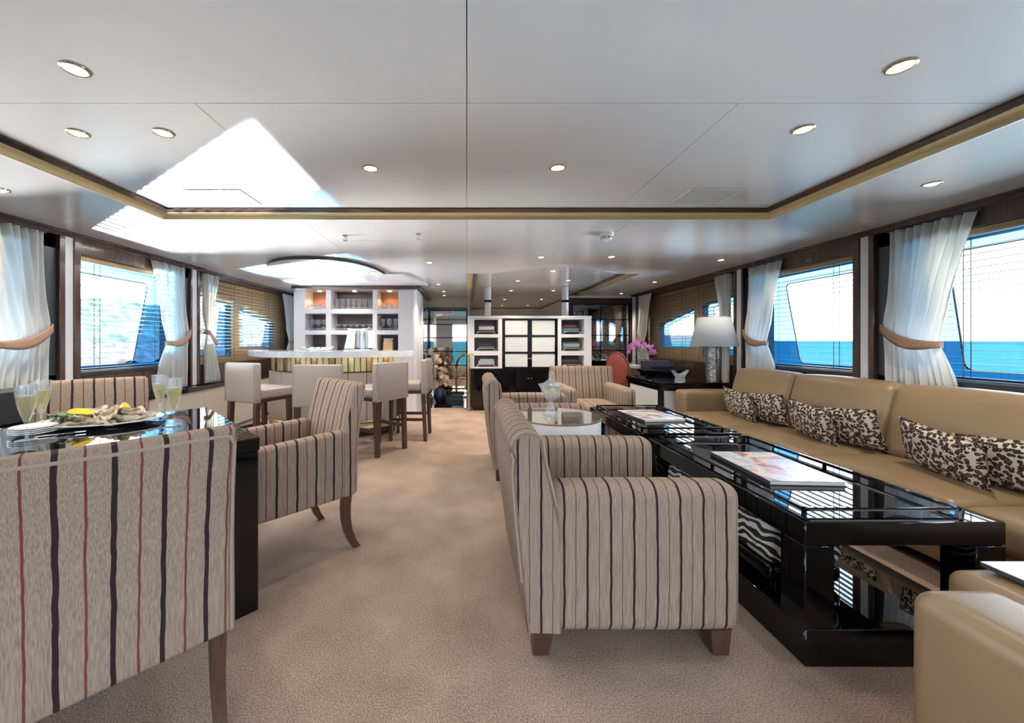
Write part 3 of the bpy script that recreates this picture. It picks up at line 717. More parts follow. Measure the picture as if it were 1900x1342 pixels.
# ================================================================== DINING SET
def dining_chair(label, loc, rz):
    t = thing('striped_dining_chair', label, 'dining chair', loc, rz, 'striped dining chairs')
    def bend(p):
        k = max(0, (p.z - .45) / .5); return (p.x - .075 * k * k - .02 * k + .03 * (p.y / .28) ** 2 * k, p.y * (1 - .03 * k), p.z)
    bk_ = B().rbox(-.335, -.255, -.275, .275, .315, .95, .022, 3, 8, (.012, 0, 0), bend).out('backrest', 'dinY', t, ang=60)
    for sg in (-1, 1):
        def sh(p, sg=sg): return (p.x, p.y, p.z if p.z < .5 else p.z - .02 * ((p.x + .26) / .5))
        B().rbox(-.27, .27, sg * .205, sg * .275, .315, .695, .022, 3, 5, (0, .004, 0), sh).out('arm', 'dinX', t, ang=60)
        B().tube([bend(Vector((-.338, sg * y, z))) for y, z in ((.262, .33), (.262, .6), (.262, .8), (.262, .90), (.250, .925), (.22, .93), (0, .93))], .005, 6).out('piping', 'piping', bk_)
        P = [(-.285, .33), (-.275, .22), (-.295, .10), (-.345, 0)]
        b = B()
        for (a, c) in zip(P, P[1:]): pass
        rings = []
        for i, (x, z) in enumerate([(-.290, .325), (-.283, .25), (-.285, .18), (-.298, .11), (-.322, .05), (-.352, 0)]):
            hw = .024 - .006 * i / 5; rings.append([b.bm.verts.new((x + a * hw * 1.1, sg * .235 + c * hw * .8, z)) for a, c in ((-1, -1), (1, -1), (1, 1), (-1, 1))])
        for a, c in zip(rings, rings[1:]):
            for k in range(4): b.bm.faces.new((a[k], a[(k + 1) % 4], c[(k + 1) % 4], c[k]))
        b.bm.faces.new(rings[0]); b.bm.faces.new(rings[-1])
        b.out('leg', 'leg', t, ang=30)
        B().beam((.235, sg * .24, .32), (.24, sg * .24, 0), .05, .032).out('leg', 'leg', t, smooth=False)
    B().rbox(-.25, .265, -.203, .203, .315, .42, .015, 2, 4).out('seat_base', 'dinY', t, ang=60)
    B().rbox(-.25, .285, -.202, .202, .42, .50, .03, 3, 5, (0, 0, .015)).out('seat_cushion', 'dinY', t, ang=60)
    return t
dc = dining_chair('big striped dining chair in the left foreground, back to the viewer', (-1.133, 1.193, 0), R(135))
dup(dc, (-1.06, 2.12, 0), R(225), 'striped dining chair with curved rear legs right of the dining table')
dup(dc, (-2.17, 2.20, 0), R(-45), 'striped dining chair across the table under the near port window')
t = thing('dining_table', 'square black lacquer dining table set cornerwise with oysters on it', 'table', (-1.67, 1.68, 0), R(45))
h = .53
B().box(-h, h, -h, h, .71, .77, .004).out('tabletop', 'black', t)
B().box(-h + .03, h - .03, -h + .03, h - .03, .66, .709).out('apron', 'black', t, smooth=False)
for sx in (-1, 1):
    for sy in (-1, 1): B().box(sx * (h - .12), sx * (h - .005), sy * (h - .12), sy * (h - .005), 0, .709, .003).out('leg', 'black', t)
# champagne flutes
fl = None
def flute(x, y, z, label, group, full=True, s=1.0):
    global fl
    if fl is None:
        f0 = thing('champagne_flute', label, 'glass', (x, y, z), 0, group)
        B().lathe([(0, 0), (.034, 0), (.034, .002), (.006, .006), (.0045, .02), (.0045, .068), (.008, .078), (.019, .112), (.029, .150), (.035, .195), (.0365, .238), (.035, .238), (.0335, .195), (.0275, .150), (.0175, .113), (.006, .082), (0, .080)], 20).out('glass_body', 'glass', f0)
        B().lathe([(0, .081), (.0058, .083), (.0170, .114), (.0268, .150), (.0322, .190), (0, .190)], 20).out('champagne', 'wine', f0)
        fl = f0; return f0
    return dup(fl, (x, y, z), 0, label, group)
for x, y, lb in ((-1.89, 1.62, 'champagne flute at the left end of the dining table, nearer of the left pair'), (-2.03, 1.80, 'champagne flute behind the nearest left flute, by the stacked plates'),
                 (-1.70, 2.09, 'champagne flute behind the oyster platter, farther of the right pair'), (-1.478, 1.905, 'champagne flute right of the oyster platter, nearer of the right pair')):
    flute(x, y, .772, lb, 'champagne flutes on the dining table')
t = thing('oval_platter', 'oval white platter under the oysters on the dining table', 'platter', (-1.88, 1.95, .771), R(12))
B().lathe([(0, .004), (.10, 0), (.13, .004), (.20, .014), (.262, .022), (.262, .026), (.20, .020), (.12, .010), (0, .010)], 40, sx=1, sy=.72).out('dish', 'porcelain', t)
random.seed(11)
oy = None
spots = [(-.17, .0, 0), (-.12, .07, .2), (-.10, -.07, .1), (-.03, .09, .0), (-.02, .0, 0), (.05, -.08, .1), (.06, .06, .1), (.12, -.02, .2), (.17, .04, 0), (.02, .02, 1), (.09, .03, 1), (.14, .0, 1), (.06, -.03, 1), (-.06, .03, 1)]
for i, (x, y, l) in enumerate(spots):
    z = .783 + (.028 if l == 1 else 0); c, s_ = math.cos(R(12)), math.sin(R(12))
    wx, wy = -1.88 + x * c - y * s_, 1.95 + x * s_ + y * c
    lb = 'open oyster shell ' + ['at the left end of the platter', 'at the rear left of the platter', 'at the front left beside the parsley', 'at the rear of the platter, left of its middle', 'in the middle of the platter, under the pile', 'at the front rim of the platter', 'at the rear rim right of the platter\'s middle', 'at the front right of the platter', 'at the right end of the platter', 'on top of the pile, leftmost of the upper right ones', 'on top of the pile at the back', 'on top of the pile, rightmost', 'on top of the pile at the front', 'on top of the pile at the left'][i]
    if oy is None:
        oy = thing('oyster', lb, 'oyster', (wx, wy, z), 0, 'oysters on the platter')
        wob = lambda a, r, zz: (1 + .16 * math.sin(3 * a + 1) + .08 * math.sin(7 * a), .006 * math.sin(5 * a))
        B().lathe([(0, 0), (.02, .001), (.04, .012), (.05, .026), (.047, .026), (.036, .016), (.018, .008), (0, .007)], 22, sx=1.25, sy=.85, wob=wob).out('shell', 'oyster', oy, ang=25)
        B().lathe([(0, .0145), (.02, .014), (.031, .016), (.024, .012), (0, .011)], 14, sx=1.2, sy=.8).out('flesh', 'oysterin', oy)
        o = oy
    else: o = dup(oy, (wx, wy, z), 0, lb, 'oysters on the platter')
    o.rotation_euler = (random.uniform(-.35, .35), random.uniform(-.35, .35), random.uniform(0, 6.28))
for i, (x, y, z, rz, lb) in enumerate(((-1.93, 1.87, .835, .4, 'lemon wedge at the front left of the oysters'), (-1.89, 1.86, .838, 1.2, 'lemon wedge leaning on the shells in the middle of the platter'), (-1.76, 1.96, .853, 2.0, 'lemon wedge on top of the oyster pile at the right'))):
    t = thing('lemon_wedge', lb, 'lemon', (x, y, z), rz, 'lemon wedges on the platter'); t.rotation_euler = (.2, .2, rz)
    b = B()
    def wedge(u, v):
        a = -.45 + .9 * u + .2; q = PI * v; r = .030 * math.sin(q) ** .8
        return (.042 * -math.cos(q), r * math.cos(a * 1.4), r * math.sin(a * 1.4))
    b.grid(8, 12, wedge).grid(1, 12, lambda u, v: (.042 * -math.cos(PI * v), u * .030 * math.sin(PI * v) ** .8 * math.cos(-.35), u * .030 * math.sin(PI * v) ** .8 * math.sin(-.35)))
    b.grid(1, 12, lambda u, v: (.042 * -math.cos(PI * v), u * .030 * math.sin(PI * v) ** .8 * math.cos(.91), u * .030 * math.sin(PI * v) ** .8 * math.sin(.91)))
    b.out('wedge', 'lemon', t)
t = thing('parsley_bunch', 'bunch of curly green parsley at the left end of the oyster platter', 'parsley', (-1.99, 1.86, .80))
b = B()
for k in range(70):
    x, y, z = random.gauss(0, .035), random.gauss(0, .025), random.uniform(0, .045); a = random.uniform(0, 6.28); s_ = random.uniform(.008, .016)
    q = [b.bm.verts.new((x + s_ * math.cos(a + i * PI / 2), y + s_ * math.sin(a + i * PI / 2), z + random.uniform(-.006, .006))) for i in range(4)]; b.bm.faces.new(q)
b.out('leaves', 'leaf', t)['kind'] = 'stuff'
for k in range(5): B().tube([(random.gauss(0, .02), random.gauss(0, .015), -.004), (random.gauss(0, .02), random.gauss(0, .015), .03)], .0018, 5).out('stalk', 'leaf', t)
sp_ = None
for k in range(4):
    lb = ['lowest', 'second', 'third', 'topmost'][k] + ' small white plate of the stack left of the platter'
    if sp_ is None:
        sp_ = thing('side_plate', lb, 'plate', (-1.985, 1.73, .771), 0, 'stacked side plates')
        B().lathe([(0, .003), (.04, 0), (.055, .003), (.078, .012), (.078, .015), (.052, .007), (0, .007)], 28).out('dish', 'porcelain', sp_)
        B().lathe([(.038, 0), (.042, -.002), (.046, .001)], 24).out('foot_ring', 'porcelain', sp_)
    else: dup(sp_, (-1.985, 1.73, .771 + .008 * k), 0, lb, 'stacked side plates')
for k, (a, lb) in enumerate(((.5, 'silver fork lying right of the stacked plates'), (.7, 'second silver fork beside the stacked plates, nearer the platter'))):
    t = thing('fork', lb, 'fork', (-1.86 + .025 * k, 1.70 + .02 * k, .774), a, 'forks on the dining table')
    B().box(-.09, .02, -.004, .004, 0, .003, .001).out('handle', 'chrome', t)
    for y in (-.007, -.0023, .0023, .007): B().box(.032, .07, y - .001, y + .001, .002, .0045).out('tine', 'chrome', t, smooth=False)
    B().box(.018, .034, -.009, .009, .001, .004, .001).out('neck', 'chrome', t)
# black speaker cabinet by the port wall
t = thing('black_cabinet', 'glossy black two tier cabinet at the left edge behind the dining table', 'cabinet', (-3.0, 2.54, 0))
B().box(-.18, .10, -.22, .22, 0, .62, .004).out('body', 'black', t)
B().box(-.18, .06, -.22, .20, .66, .87, .004).out('upper_box', 'darkpanel', t)
B().box(-.18, .12, -.23, .23, .621, .655, .004).out('shelf', 'black', t)
# ================================================================== BAR
BC = (-1.75, 5.65)
def arcpts(r, a0, a1, n=40): return [(r * math.cos(R(a0 + (a1 - a0) * k / n)), r * math.sin(R(a0 + (a1 - a0) * k / n))) for k in range(n + 1)]
t = thing('curved_bar', 'curved bar with pale stone counter, brass band and beige padded front', 'bar', (BC[0], BC[1], 0))
B().prism(arcpts(1.33, 213, 323) + list(reversed(arcpts(.90, 213, 323))), 1.0, 1.072).out('counter', 'barstone', t)
for k in range(9):
    a = 214 + 12 * k
    B().prism(arcpts(1.08, a + .25, a + 11.75, 6) + list(reversed(arcpts(1.02, a + .25, a + 11.75, 6))), .10, .80).out('padded_panel', 'barleather', t)
for k in range(27):
    a = 214 + 4 * k
    B().prism(arcpts(1.06, a + .3, a + 3.7, 3) + list(reversed(arcpts(1.02, a + .3, a + 3.7, 3))), .815, .995).out('brass_strip', 'gold' if k % 3 else 'brass', t)
B().prism(arcpts(1.019, 214, 322) + list(reversed(arcpts(.95, 214, 322))), 0.0, .998).out('bar_core', 'wood', t)
B().tube([(1.16 * math.cos(R(a)), 1.16 * math.sin(R(a)), .20) for a in range(216, 309, 4)], .018, 10).out('foot_rail', 'brass', t)
for a in range(222, 306, 18):
    B().tube([(1.16 * math.cos(R(a)), 1.16 * math.sin(R(a)), .20), (1.07 * math.cos(R(a)), 1.07 * math.sin(R(a)), .20)], .010, 8).out('rail_bracket', 'brass', t)
# stools: local +x = forward
def stool(label, loc, rz):
    t = thing('bar_stool', label, 'bar stool', loc, rz, 'bar stools around the curved bar')
    B().rbox(-.24, -.165, -.235, .235, .565, .97, .018, 3, 5, (.008, 0, 0)).out('backrest', 'stool', t, ang=60)
    B().rbox(-.163, .23, -.225, .225, .60, .70, .025, 3, 5, (0, 0, .012)).out('seat', 'stool', t, ang=60)
    B().box(-.16, .21, -.205, .205, .565, .60).out('seat_frame', 'leg', t, smooth=False)
    for sg in (-1, 1):
        B().beam((-.19, sg * .20, .60), (-.215, sg * .20, 0), .05, .04).out('leg', 'leg', t, smooth=False)
        B().beam((.19, sg * .20, .60), (.20, sg * .20, 0), .05, .038).out('leg', 'leg', t, smooth=False)
        B().box(-.19, .18, sg * .20 - .011, sg * .20 + .011, .24, .275).out('stretcher', 'leg', t, smooth=False)
        B().tube([(-.243, sg * .222, .575), (-.243, sg * .222, .955)], .004, 6).out('piping', 'stool', t)
    B().box(.183, .207, -.19, .19, .20, .235).out('footrest', 'chrome', t, smooth=False)
    return t
s0 = stool('leftmost taupe bar stool, turned towards the bar with a pale sheen on its back', (-2.219, 4.066, 0), R(65.4))
dup(s0, (-1.42, 3.80, 0), R(90), 'taupe bar stool in the middle, back square to the viewer behind the dining chair')
dup(s0, (-.98, 4.15, 0), R(146), 'taupe bar stool right of the middle, with a blue sheen on its back')
dup(s0, (-.70, 4.70, 0), R(178), 'rightmost taupe bar stool at the end of the bar, seen from the side')
# back bar shelving
t = thing('bar_shelving', 'white built-in shelving of nine lit niches behind the bar', 'shelving', (0, 0, 0))
cx = [(-2.573, -2.24), (-2.16, -1.496), (-1.425, -1.09)]; rz_ = [(1.04, 1.294), (1.363, 1.628), (1.705, 2.005)]
YF, YB = 6.0, 6.32
f = lambda u, v, w: (u, w, v)
B().prism([(-2.75, 0), (-.86, 0), (-.86, 2.012), (-2.75, 2.012)], YF, YB, f, [[(a, c), (b, c), (b, d), (a, d)] for a, b in cx for c, d in rz_]).out('shelf_front', 'white', t, smooth=False)
B().prism([(-.86, YF)] + [(-.86 + .06 * math.sin(R(a)), YF + .06 - .06 * math.cos(R(a))) for a in range(10, 91, 10)] + [(-.80, 6.9), (-.86, 6.9)], 0, 2.012).out('rounded_corner', 'white', t)
B().box(-2.75, -.86, YB, 6.9, 0, 2.012).out('carcass', 'white', t, smooth=False)
for i, (a, b) in enumerate(cx):
    for j, (c, d) in enumerate(rz_):
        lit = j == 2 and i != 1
        B().box(a + .003, b - .003, YB - .012, YB, c + .003, d - .003).out('niche_back', 'niche_lit' if lit else 'niche', t, smooth=False)
B().box(-2.78, -.78, YF - .03, 6.9, 2.012, 2.066, .004).out('top_trim', 'wood', t)
B().box(-.82, -.74, YF - .02, 8.0, 2.03, 2.098, .004).out('side_cornice', 'wood', t)
for x, wt in ((-2.40, 1), (-1.83, .6), (-1.26, 1)):
    B().lathe([(0, 0), (.022, .001), (.030, .004), (.030, .012)], 18, (x, 6.16, 1.993)).out('puck_light', 'puck', t)
    l = bpy.data.lights.new('niche_light', 'SPOT'); l.energy = 3.5 * wt; l.spot_size = R(120); l.color = (1, .62, .32); l.shadow_soft_size = .02
    o = bpy.data.objects.new('niche_light', l); COL.objects.link(o); o.location = (x, 6.16, 1.985)
for i, (a, b) in enumerate(cx):
    for j, (c, d) in enumerate(rz_):
        if j == 0 and i != 0: continue
        x0, x1 = a + .02, b - .02
        B().tube([(x0, YF + .03, c), (x0, YF + .02, c + .035), (x0 + .03, YF + .015, c + .05), (x0 + .05, YF + .015, c + .045)], .005, 6).tube([(x1, YF + .03, c), (x1, YF + .02, c + .035), (x1 - .03, YF + .015, c + .05), (x1 - .05, YF + .015, c + .045)], .005, 6).tube([(x0, YF + .02, c + .022), (x1, YF + .02, c + .022)], .0025, 6).out('gallery_rail', 'chrome', t)
# glassware on the shelves
protos = {}
PROF = dict(
    tumbler=('tumbler', [(0, .004), (.030, 0), (.034, .004), (.038, .095), (.036, .095), (.032, .012), (0, .010)]),
    highball=('highball_glass', [(0, .003), (.030, 0), (.033, .02), (.040, .10), (.038, .17), (.036, .17), (.038, .10), (.031, .022), (0, .012)]),
    balloon=('wine_glass', [(0, 0), (.034, .001), (.005, .006), (.004, .065), (.012, .072), (.040, .105), (.045, .135), (.034, .175), (.032, .175), (.043, .135), (.038, .107), (0, .078)]),
    coupe=('coupe_glass', [(0, 0), (.03, .001), (.005, .006), (.004, .055), (.02, .062), (.042, .085), (.045, .10), (.043, .10), (.040, .087), (0, .066)]),
    goblet=('goblet', [(0, 0), (.034, .001), (.005, .006), (.0045, .06), (.02, .075), (.040, .12), (.036, .19), (.034, .19), (.038, .12), (.018, .078), (0, .072)]))
def glassrow(kind, xs_, y, z, word, group):
    for k, x in enumerate(xs_):
        lb = '%s in the %s niche of the bar shelving, %s from the left' % (PROF[kind][0].replace('_', ' '), word, ORD[k])
        if kind not in protos:
            p = thing(PROF[kind][0], lb, 'glass', (x, y, z), 0, group)
            B().lathe(PROF[kind][1], 16).out('glass_body', 'glass', p); protos[kind] = p
        else: dup(protos[kind], (x, y, z), 0, lb, group)
lin = lambda a, b, n: [a + (b - a) * (k + .5) / n for k in range(n)]
glassrow('tumbler', lin(-2.54, -2.27, 3), 6.12, 1.706, 'top left', 'tumblers on the bar shelves')
glassrow('highball', lin(-2.14, -1.52, 7), 6.12, 1.706, 'top middle', 'highball glasses on the bar shelves')
glassrow('tumbler', lin(-1.40, -1.11, 3), 6.12, 1.706, 'top right', 'tumblers on the bar shelves')
glassrow('balloon', lin(-2.55, -2.26, 3), 6.12, 1.364, 'middle left', 'wine glasses on the bar shelves')
glassrow('coupe', lin(-2.13, -1.53, 6), 6.12, 1.364, 'centre', 'coupe glasses on the bar shelves')
glassrow('goblet', lin(-1.41, -1.10, 3), 6.12, 1.364, 'middle right', 'goblets on the bar shelves')
# tissue box
t = thing('tissue_box', 'gold paper box with white tissue in the lower right bar niche', 'box', (-1.265, 6.10, 1.041))
B().box(-.075, .075, -.06, .06, 0, .145, .004).out('box_body', 'kraft', t)
b = B()
for k in range(9):
    a = k * .7; x, y = .045 * math.cos(a), .03 * math.sin(a)
    b.lathe([(.004, .13), (.026, .165), (.036, .185), (.012, .172), (0, .15)], 8, (x, y, random.uniform(-.01, .012)), wob=lambda a, r, z: (1 + .35 * math.sin(3 * a + z * 90), .008 * math.sin(4 * a)))
b.out('tissue', 'towelw', t)
# towel stand with towels on the counter
tx, ty, tz = -1.36, 4.86, 1.073
t = thing('towel_stand', 'white metal towel stand on the bar counter', 'stand', (tx, ty, tz))
B().box(-.21, .21, -.055, .055, 0, .012, .003).out('base', 'chrome', t)
B().tube([(-.19, 0, .01), (-.17, 0, .28), (.17, 0, .245), (.19, 0, .01)], .006, 8).out('frame', 'plastic', t)
random.seed(5)
def towel(x, wd, h, m, lb, sk=0):
    o = thing('hanging_towel', lb, 'towel', (tx + x, ty, tz), 0, 'towels on the bar stand')
    top = .265 - (x + .17) * .1
    def g(u, v):
        s_ = abs(v - .5) * 2; z = top + .012 - s_ * h
        y = (-1 if v < .5 else 1) * (.010 + .022 * s_ ** .7) * min(1, s_ * 8)
        return ((u - .5) * wd * (1 + .25 * s_) + .006 * math.sin(9 * u + 5 * v) - sk * s_, y + .007 * math.sin(11 * u + x * 40), z)
    p = B().grid(10, 24, g).out('cloth', m, o, ang=180); md = p.modifiers.new('cloth', 'SOLIDIFY'); md.thickness = .006
for x, wd, h, m, lb, sk in ((-.115, .11, .255, 'towelw', 'white towel at the left of the towel stand on the bar', .03), (-.03, .045, .235, 'towelg', 'dark grey towel left of the middle of the towel stand', 0),
                            (.02, .045, .25, 'towelb', 'pale blue-grey towel in the middle of the towel stand', 0), (.07, .04, .23, 'towelg', 'grey towel right of the middle of the towel stand', 0),
                            (.125, .075, .22, 'towelw', 'white towel at the right end of the towel stand', -.02)): towel(x, wd, h, m, lb, sk)
# crystal tray on the counter
t = thing('crystal_tray', 'low cut crystal tray with scrolled handles on the bar counter', 'tray', (-1.84, 4.66, 1.073))
B().lathe([(0, .004), (.09, 0), (.13, .012), (.16, .028), (.155, .030), (.12, .016), (0, .010)], 32, sy=.6, wob=lambda a, r, z: (1 + .03 * math.sin(12 * a), 0)).out('dish', 'crystal', t)
for sg in (-1, 1): B().tube([(sg * .15, -.03, .026), (sg * .19, -.02, .05), (sg * .19, .02, .05), (sg * .15, .03, .026)], .006, 8).out('handle', 'crystal', t)
cup = None
for k, x in enumerate((-.07, 0, .07)):
    lb = 'small pale shell cup on the crystal tray, %s from the left' % ORD[k]
    if cup is None:
        cup = thing('shell_cup', lb, 'cup', (-1.84 + x, 4.66, 1.083), 0, 'shell cups on the crystal tray')
        B().lathe([(0, .003), (.012, 0), (.026, .018), (.030, .035), (.027, .035), (.02, .016), (0, .008)], 16, wob=lambda a, r, z: (1 + .07 * math.sin(8 * a), 0)).out('bowl', 'porcelain', cup)
    else: dup(cup, (-1.84 + x, 4.66, 1.083), 0, lb)

# ================================================================== STORAGE CABINET (centre, far)
t = thing('storage_cabinet', 'white cabinet of open niches and frosted double doors on a black base', 'cabinet', (0, 6.46, 0))
f = lambda u, v, w: (u, w, v)
zr = [(.745, .945), (1.020, 1.252), (1.308, 1.562)]
for side_, (fx0, fx1, nx0, nx1) in enumerate(((.015, .606, .13, .54), (1.559, 2.137, 1.62, 2.012))):
    B().prism([(fx0, .722), (fx1, .722), (fx1, 1.575), (fx0, 1.575)], 0, .36, f, [[(nx0, c), (nx1, c), (nx1, d), (nx0, d)] for c, d in zr]).out('niche_frame', 'white', t, smooth=False)
    for c, d in zr: B().box(nx0 + .002, nx1 - .002, .34, .36, c + .002, d - .002).out('niche_back', 'niche', t, smooth=False)
    for c, d in zr:
        b = B()
        for sx in (nx0 + .05, nx1 - .05):
            s_ = 1 if sx > (nx0 + nx1) / 2 else -1
            b.tube([(sx, .03, c), (sx - s_ * .005, .03, c + .025), (sx - s_ * .03, .03, c + .04), (sx - s_ * .30, .03, c + .04)], .006, 6)
        b.out('gallery_rail', 'chrome', t)
B().box(.015, 2.137, -.012, .40, 1.577, 1.622, .006).out('top_slab', 'white', t)
B().box(.608, 1.557, .03, .36, .722, 1.575).out('carcass', 'black', t, smooth=False)
for k, (x0, x1, px0, px1) in enumerate(((.612, 1.078, .655, 1.045), (1.084, 1.553, 1.115, 1.51))):
    dz = [(.745, .975), (1.005, 1.262), (1.292, 1.545)]
    d = B().prism([(x0, .724), (x1, .724), (x1, 1.573), (x0, 1.573)], -.004, .028, f, [[(px0, c), (px1, c), (px1, e_), (px0, e_)] for c, e_ in dz]).out('door', 'black', t, smooth=False)
    for c, e_ in dz: B().box(px0 + .002, px1 - .002, .004, .02, c + .002, e_ - .002, .002).out('door_panel', 'frost', d)
    hx = 1.066 if k == 0 else 1.096
    B().box(hx - .016, hx + .016, -.02, -.004, .885, .90, .002).out('handle', 'chrome', d)
B().box(.10, 2.10, .02, .40, 0.0, .06).out('plinth', 'black', t, smooth=False)
B().box(.06, 2.13, .005, .40, .06, .72).out('base_carcass', 'black', t, smooth=False)
for x0, x1, hx in ((.07, .60, .50), (.61, 1.078, 1.05), (1.084, 1.55, 1.112), (1.56, 2.12, 1.66)):
    d = B().box(x0 + .003, x1 - .003, -.012, .005, .07, .712, .003).out('base_door', 'black', t)
    B().lathe([(0, 0), (.009, .0), (.011, .012), (.006, .018), (0, .018)], 12).out('knob', 'chrome', d).matrix_local = Matrix.Translation((hx, -.012, .55)) @ Matrix.Rotation(R(90), 4, 'X')
# columns on top
for x, lb in ((.37, 'slim white column with a dark ring on the left of the cabinet top'), (1.735, 'slim white column with a dark ring on the right of the cabinet top')):
    c = thing('column', lb, 'column', (x, 6.66, 1.624), 0, 'columns on the cabinet')
    B().cyl(0, 0, 0, .52, .058, 24).out('shaft', 'white', c)
    B().lathe([(.058, .245), (.068, .25), (.068, .285), (.058, .29)], 24).out('ring', 'black', c)
# books and blankets in the niches
bk = {}
def book(x, y, z, w_, d_, h_, m, lb, rz=0):
    t = thing('book', lb, 'book', (x, y, z), rz, 'books in the cabinet niches')
    B().box(-w_ / 2, w_ / 2, -d_ / 2, d_ / 2, 0, .005, .001).box(-w_ / 2, w_ / 2, -d_ / 2, d_ / 2, h_ - .005, h_, .001).box(-w_ / 2, w_ / 2, -d_ / 2, -d_ / 2 + .006, .004, h_ - .004).out('cover', m, t)
    B().box(-w_ / 2 + .006, w_ / 2 - .006, -d_ / 2 + .007, d_ / 2 - .006, .0055, h_ - .0055).out('pages', 'paper', t, smooth=False)
RW = ['bottom', 'middle', 'top']
for side_, (nx0, nx1) in enumerate(((.13, .54), (1.62, 2.012))):
    wd = ('left', 'right')[side_]
    sets = [[('book2', .06, .28), ('book2', .03, .24)], [('book5', .035, .27), ('book3', .05, .25)], [('book3', .03, .29), ('book2', .06, .27), ('book1', .03, .24)]] if side_ == 0 else \
           [[('book3', .04, .28), ('book5', .035, .26)], [('book4', .03, .29), ('book2', .05, .28), ('book4', .03, .26)], [('book4', .06, .28), ('book3', .03, .25), ('book1', .025, .22)]]
    cn = {'book1': 'red', 'book2': 'pale', 'book3': 'black', 'book4': 'dark teal', 'book5': 'plum'}
    for r_, st in enumerate(sets):
        z = zr[r_][0] + .045
        xm = (nx0 + nx1) / 2
        tr = thing('book_tray', 'clear raised tray under the books in the %s %s cabinet niche' % (RW[r_], wd), 'tray', (xm, 6.63, zr[r_][0]), 0, 'trays in the cabinet niches')
        B().box(-.155, .155, -.09, .09, .036, .044, .001).out('shelf', 'glass', tr)
        for sx in (-1, 1): B().box(sx * .15 - .005, sx * .15 + .005, -.08, .08, .0005, .036).out('foot', 'glass', tr)
        for k, (m, h_, w_) in enumerate(st):
            book(xm + random.uniform(-.015, .015), 6.63, z, w_, .16, h_, m, '%s book in the %s %s cabinet niche, %s of its pile' % (cn[m], RW[r_], wd, ('bottom' if k == 0 else 'top' if k == len(st) - 1 else 'middle')), random.uniform(-.06, .06)); z += h_ + .0005
# ---- brass rail, orchid in the passage
t = thing('brass_handrail', 'brass stair handrail beside the end of the black cabinet base', 'handrail', (-.02, 6.42, 0))
B().cyl(.06, 0, 0, .95, .016, 14).out('post', 'brass', t)
B().cyl(.06, 0, 0, .02, .04, 18).out('foot', 'brass', t)
B().tube([(.14, 0, .955), (.06, 0, .965), (-.02, .1, .95), (-.10, .4, .90), (-.16, .8, .80), (-.20, 1.2, .66)], .017, 10).out('rail', 'brass', t)
B().tube([(-.20, 1.2, .66), (-.20, 1.2, 0)], .014, 10).out('post', 'brass', t)
for k in range(1, 3): B().tube([(.06, 0, .3 * k), (-.04, .15, .3 * k - .01), (-.12, .5, .3 * k - .05), (-.20, 1.2, .3 * k - .16)], .009, 8).out('mid_rail', 'brass', t)
def blossom(s, m, name='blossom', parent=None):
    b = B()
    for k in range(5):
        a = 2 * PI * k / 5; w_ = .55 if k % 2 else .75
        def g(u, v, a=a, w_=w_):
            r = s * v; half = s * w_ * math.sin(PI * min(1, v * .93 + .03)) ** .7 * (u - .5)
            x, y = r, half; z = s * (.25 * v - .35 * v * v + .25 * (u - .5) ** 2)
            return (x * math.cos(a) - y * math.sin(a), x * math.sin(a) + y * math.cos(a), z)
        b.grid(4, 5, g)
    b.lathe([(0, .02 * s), (.12 * s, .1 * s), (.16 * s, .3 * s), (0, .36 * s)], 8)
    return b.out(name, m, parent, ang=180)
t = thing('cream_orchid', 'tall orchid with cascading cream blossoms in a dark vase in the passage', 'orchid', (-.52, 7.35, 0))
B().lathe([(0, 0), (.07, 0), (.12, .08), (.13, .16), (.09, .25), (.06, .28), (.055, .28), (.08, .24), (0, .2)], 26).out('vase', 'navy', t)
random.seed(21); src = None
for k in range(5):
    a = random.uniform(-.6, 3.8); h = .80 + .10 * random.random()
    P = [Vector((0, 0, .24)), Vector((.05 * math.cos(a), .05 * math.sin(a), .6)), Vector((.12 * math.cos(a), .10 * math.sin(a), h)), Vector((.22 * math.cos(a), .14 * math.sin(a), h - .06)), Vector((.28 * math.cos(a), .16 * math.sin(a), h - .3))]
    B().tube([tuple(p) for p in P], .004, 6).out('stem', 'stem', t)
for k in range(46):
    q = random.random(); x = -.16 + .36 * q + random.gauss(0, .05); z = .86 - .52 * q + random.gauss(0, .10)
    loc = (x, random.gauss(-.06, .05), max(.36, z)); rot = (R(90) + random.gauss(0, .4), random.gauss(0, .4), random.gauss(0, .6))
    if src is None: src = blossom(.048, 'creamorchid', parent=t); src.location = loc; src.rotation_euler = rot
    else: inst(src, t, loc, rot, name='blossom')
t = thing('black_bench', 'low black lacquer bench against the mirrors in the dark passage', 'bench', (-.27, 7.72, 0))
B().box(-.25, .22, -.15, .15, .10, .18, .004).out('seat', 'black', t)
B().box(-.22, .19, -.12, .12, 0, .10).out('base', 'darkpanel', t, smooth=False)
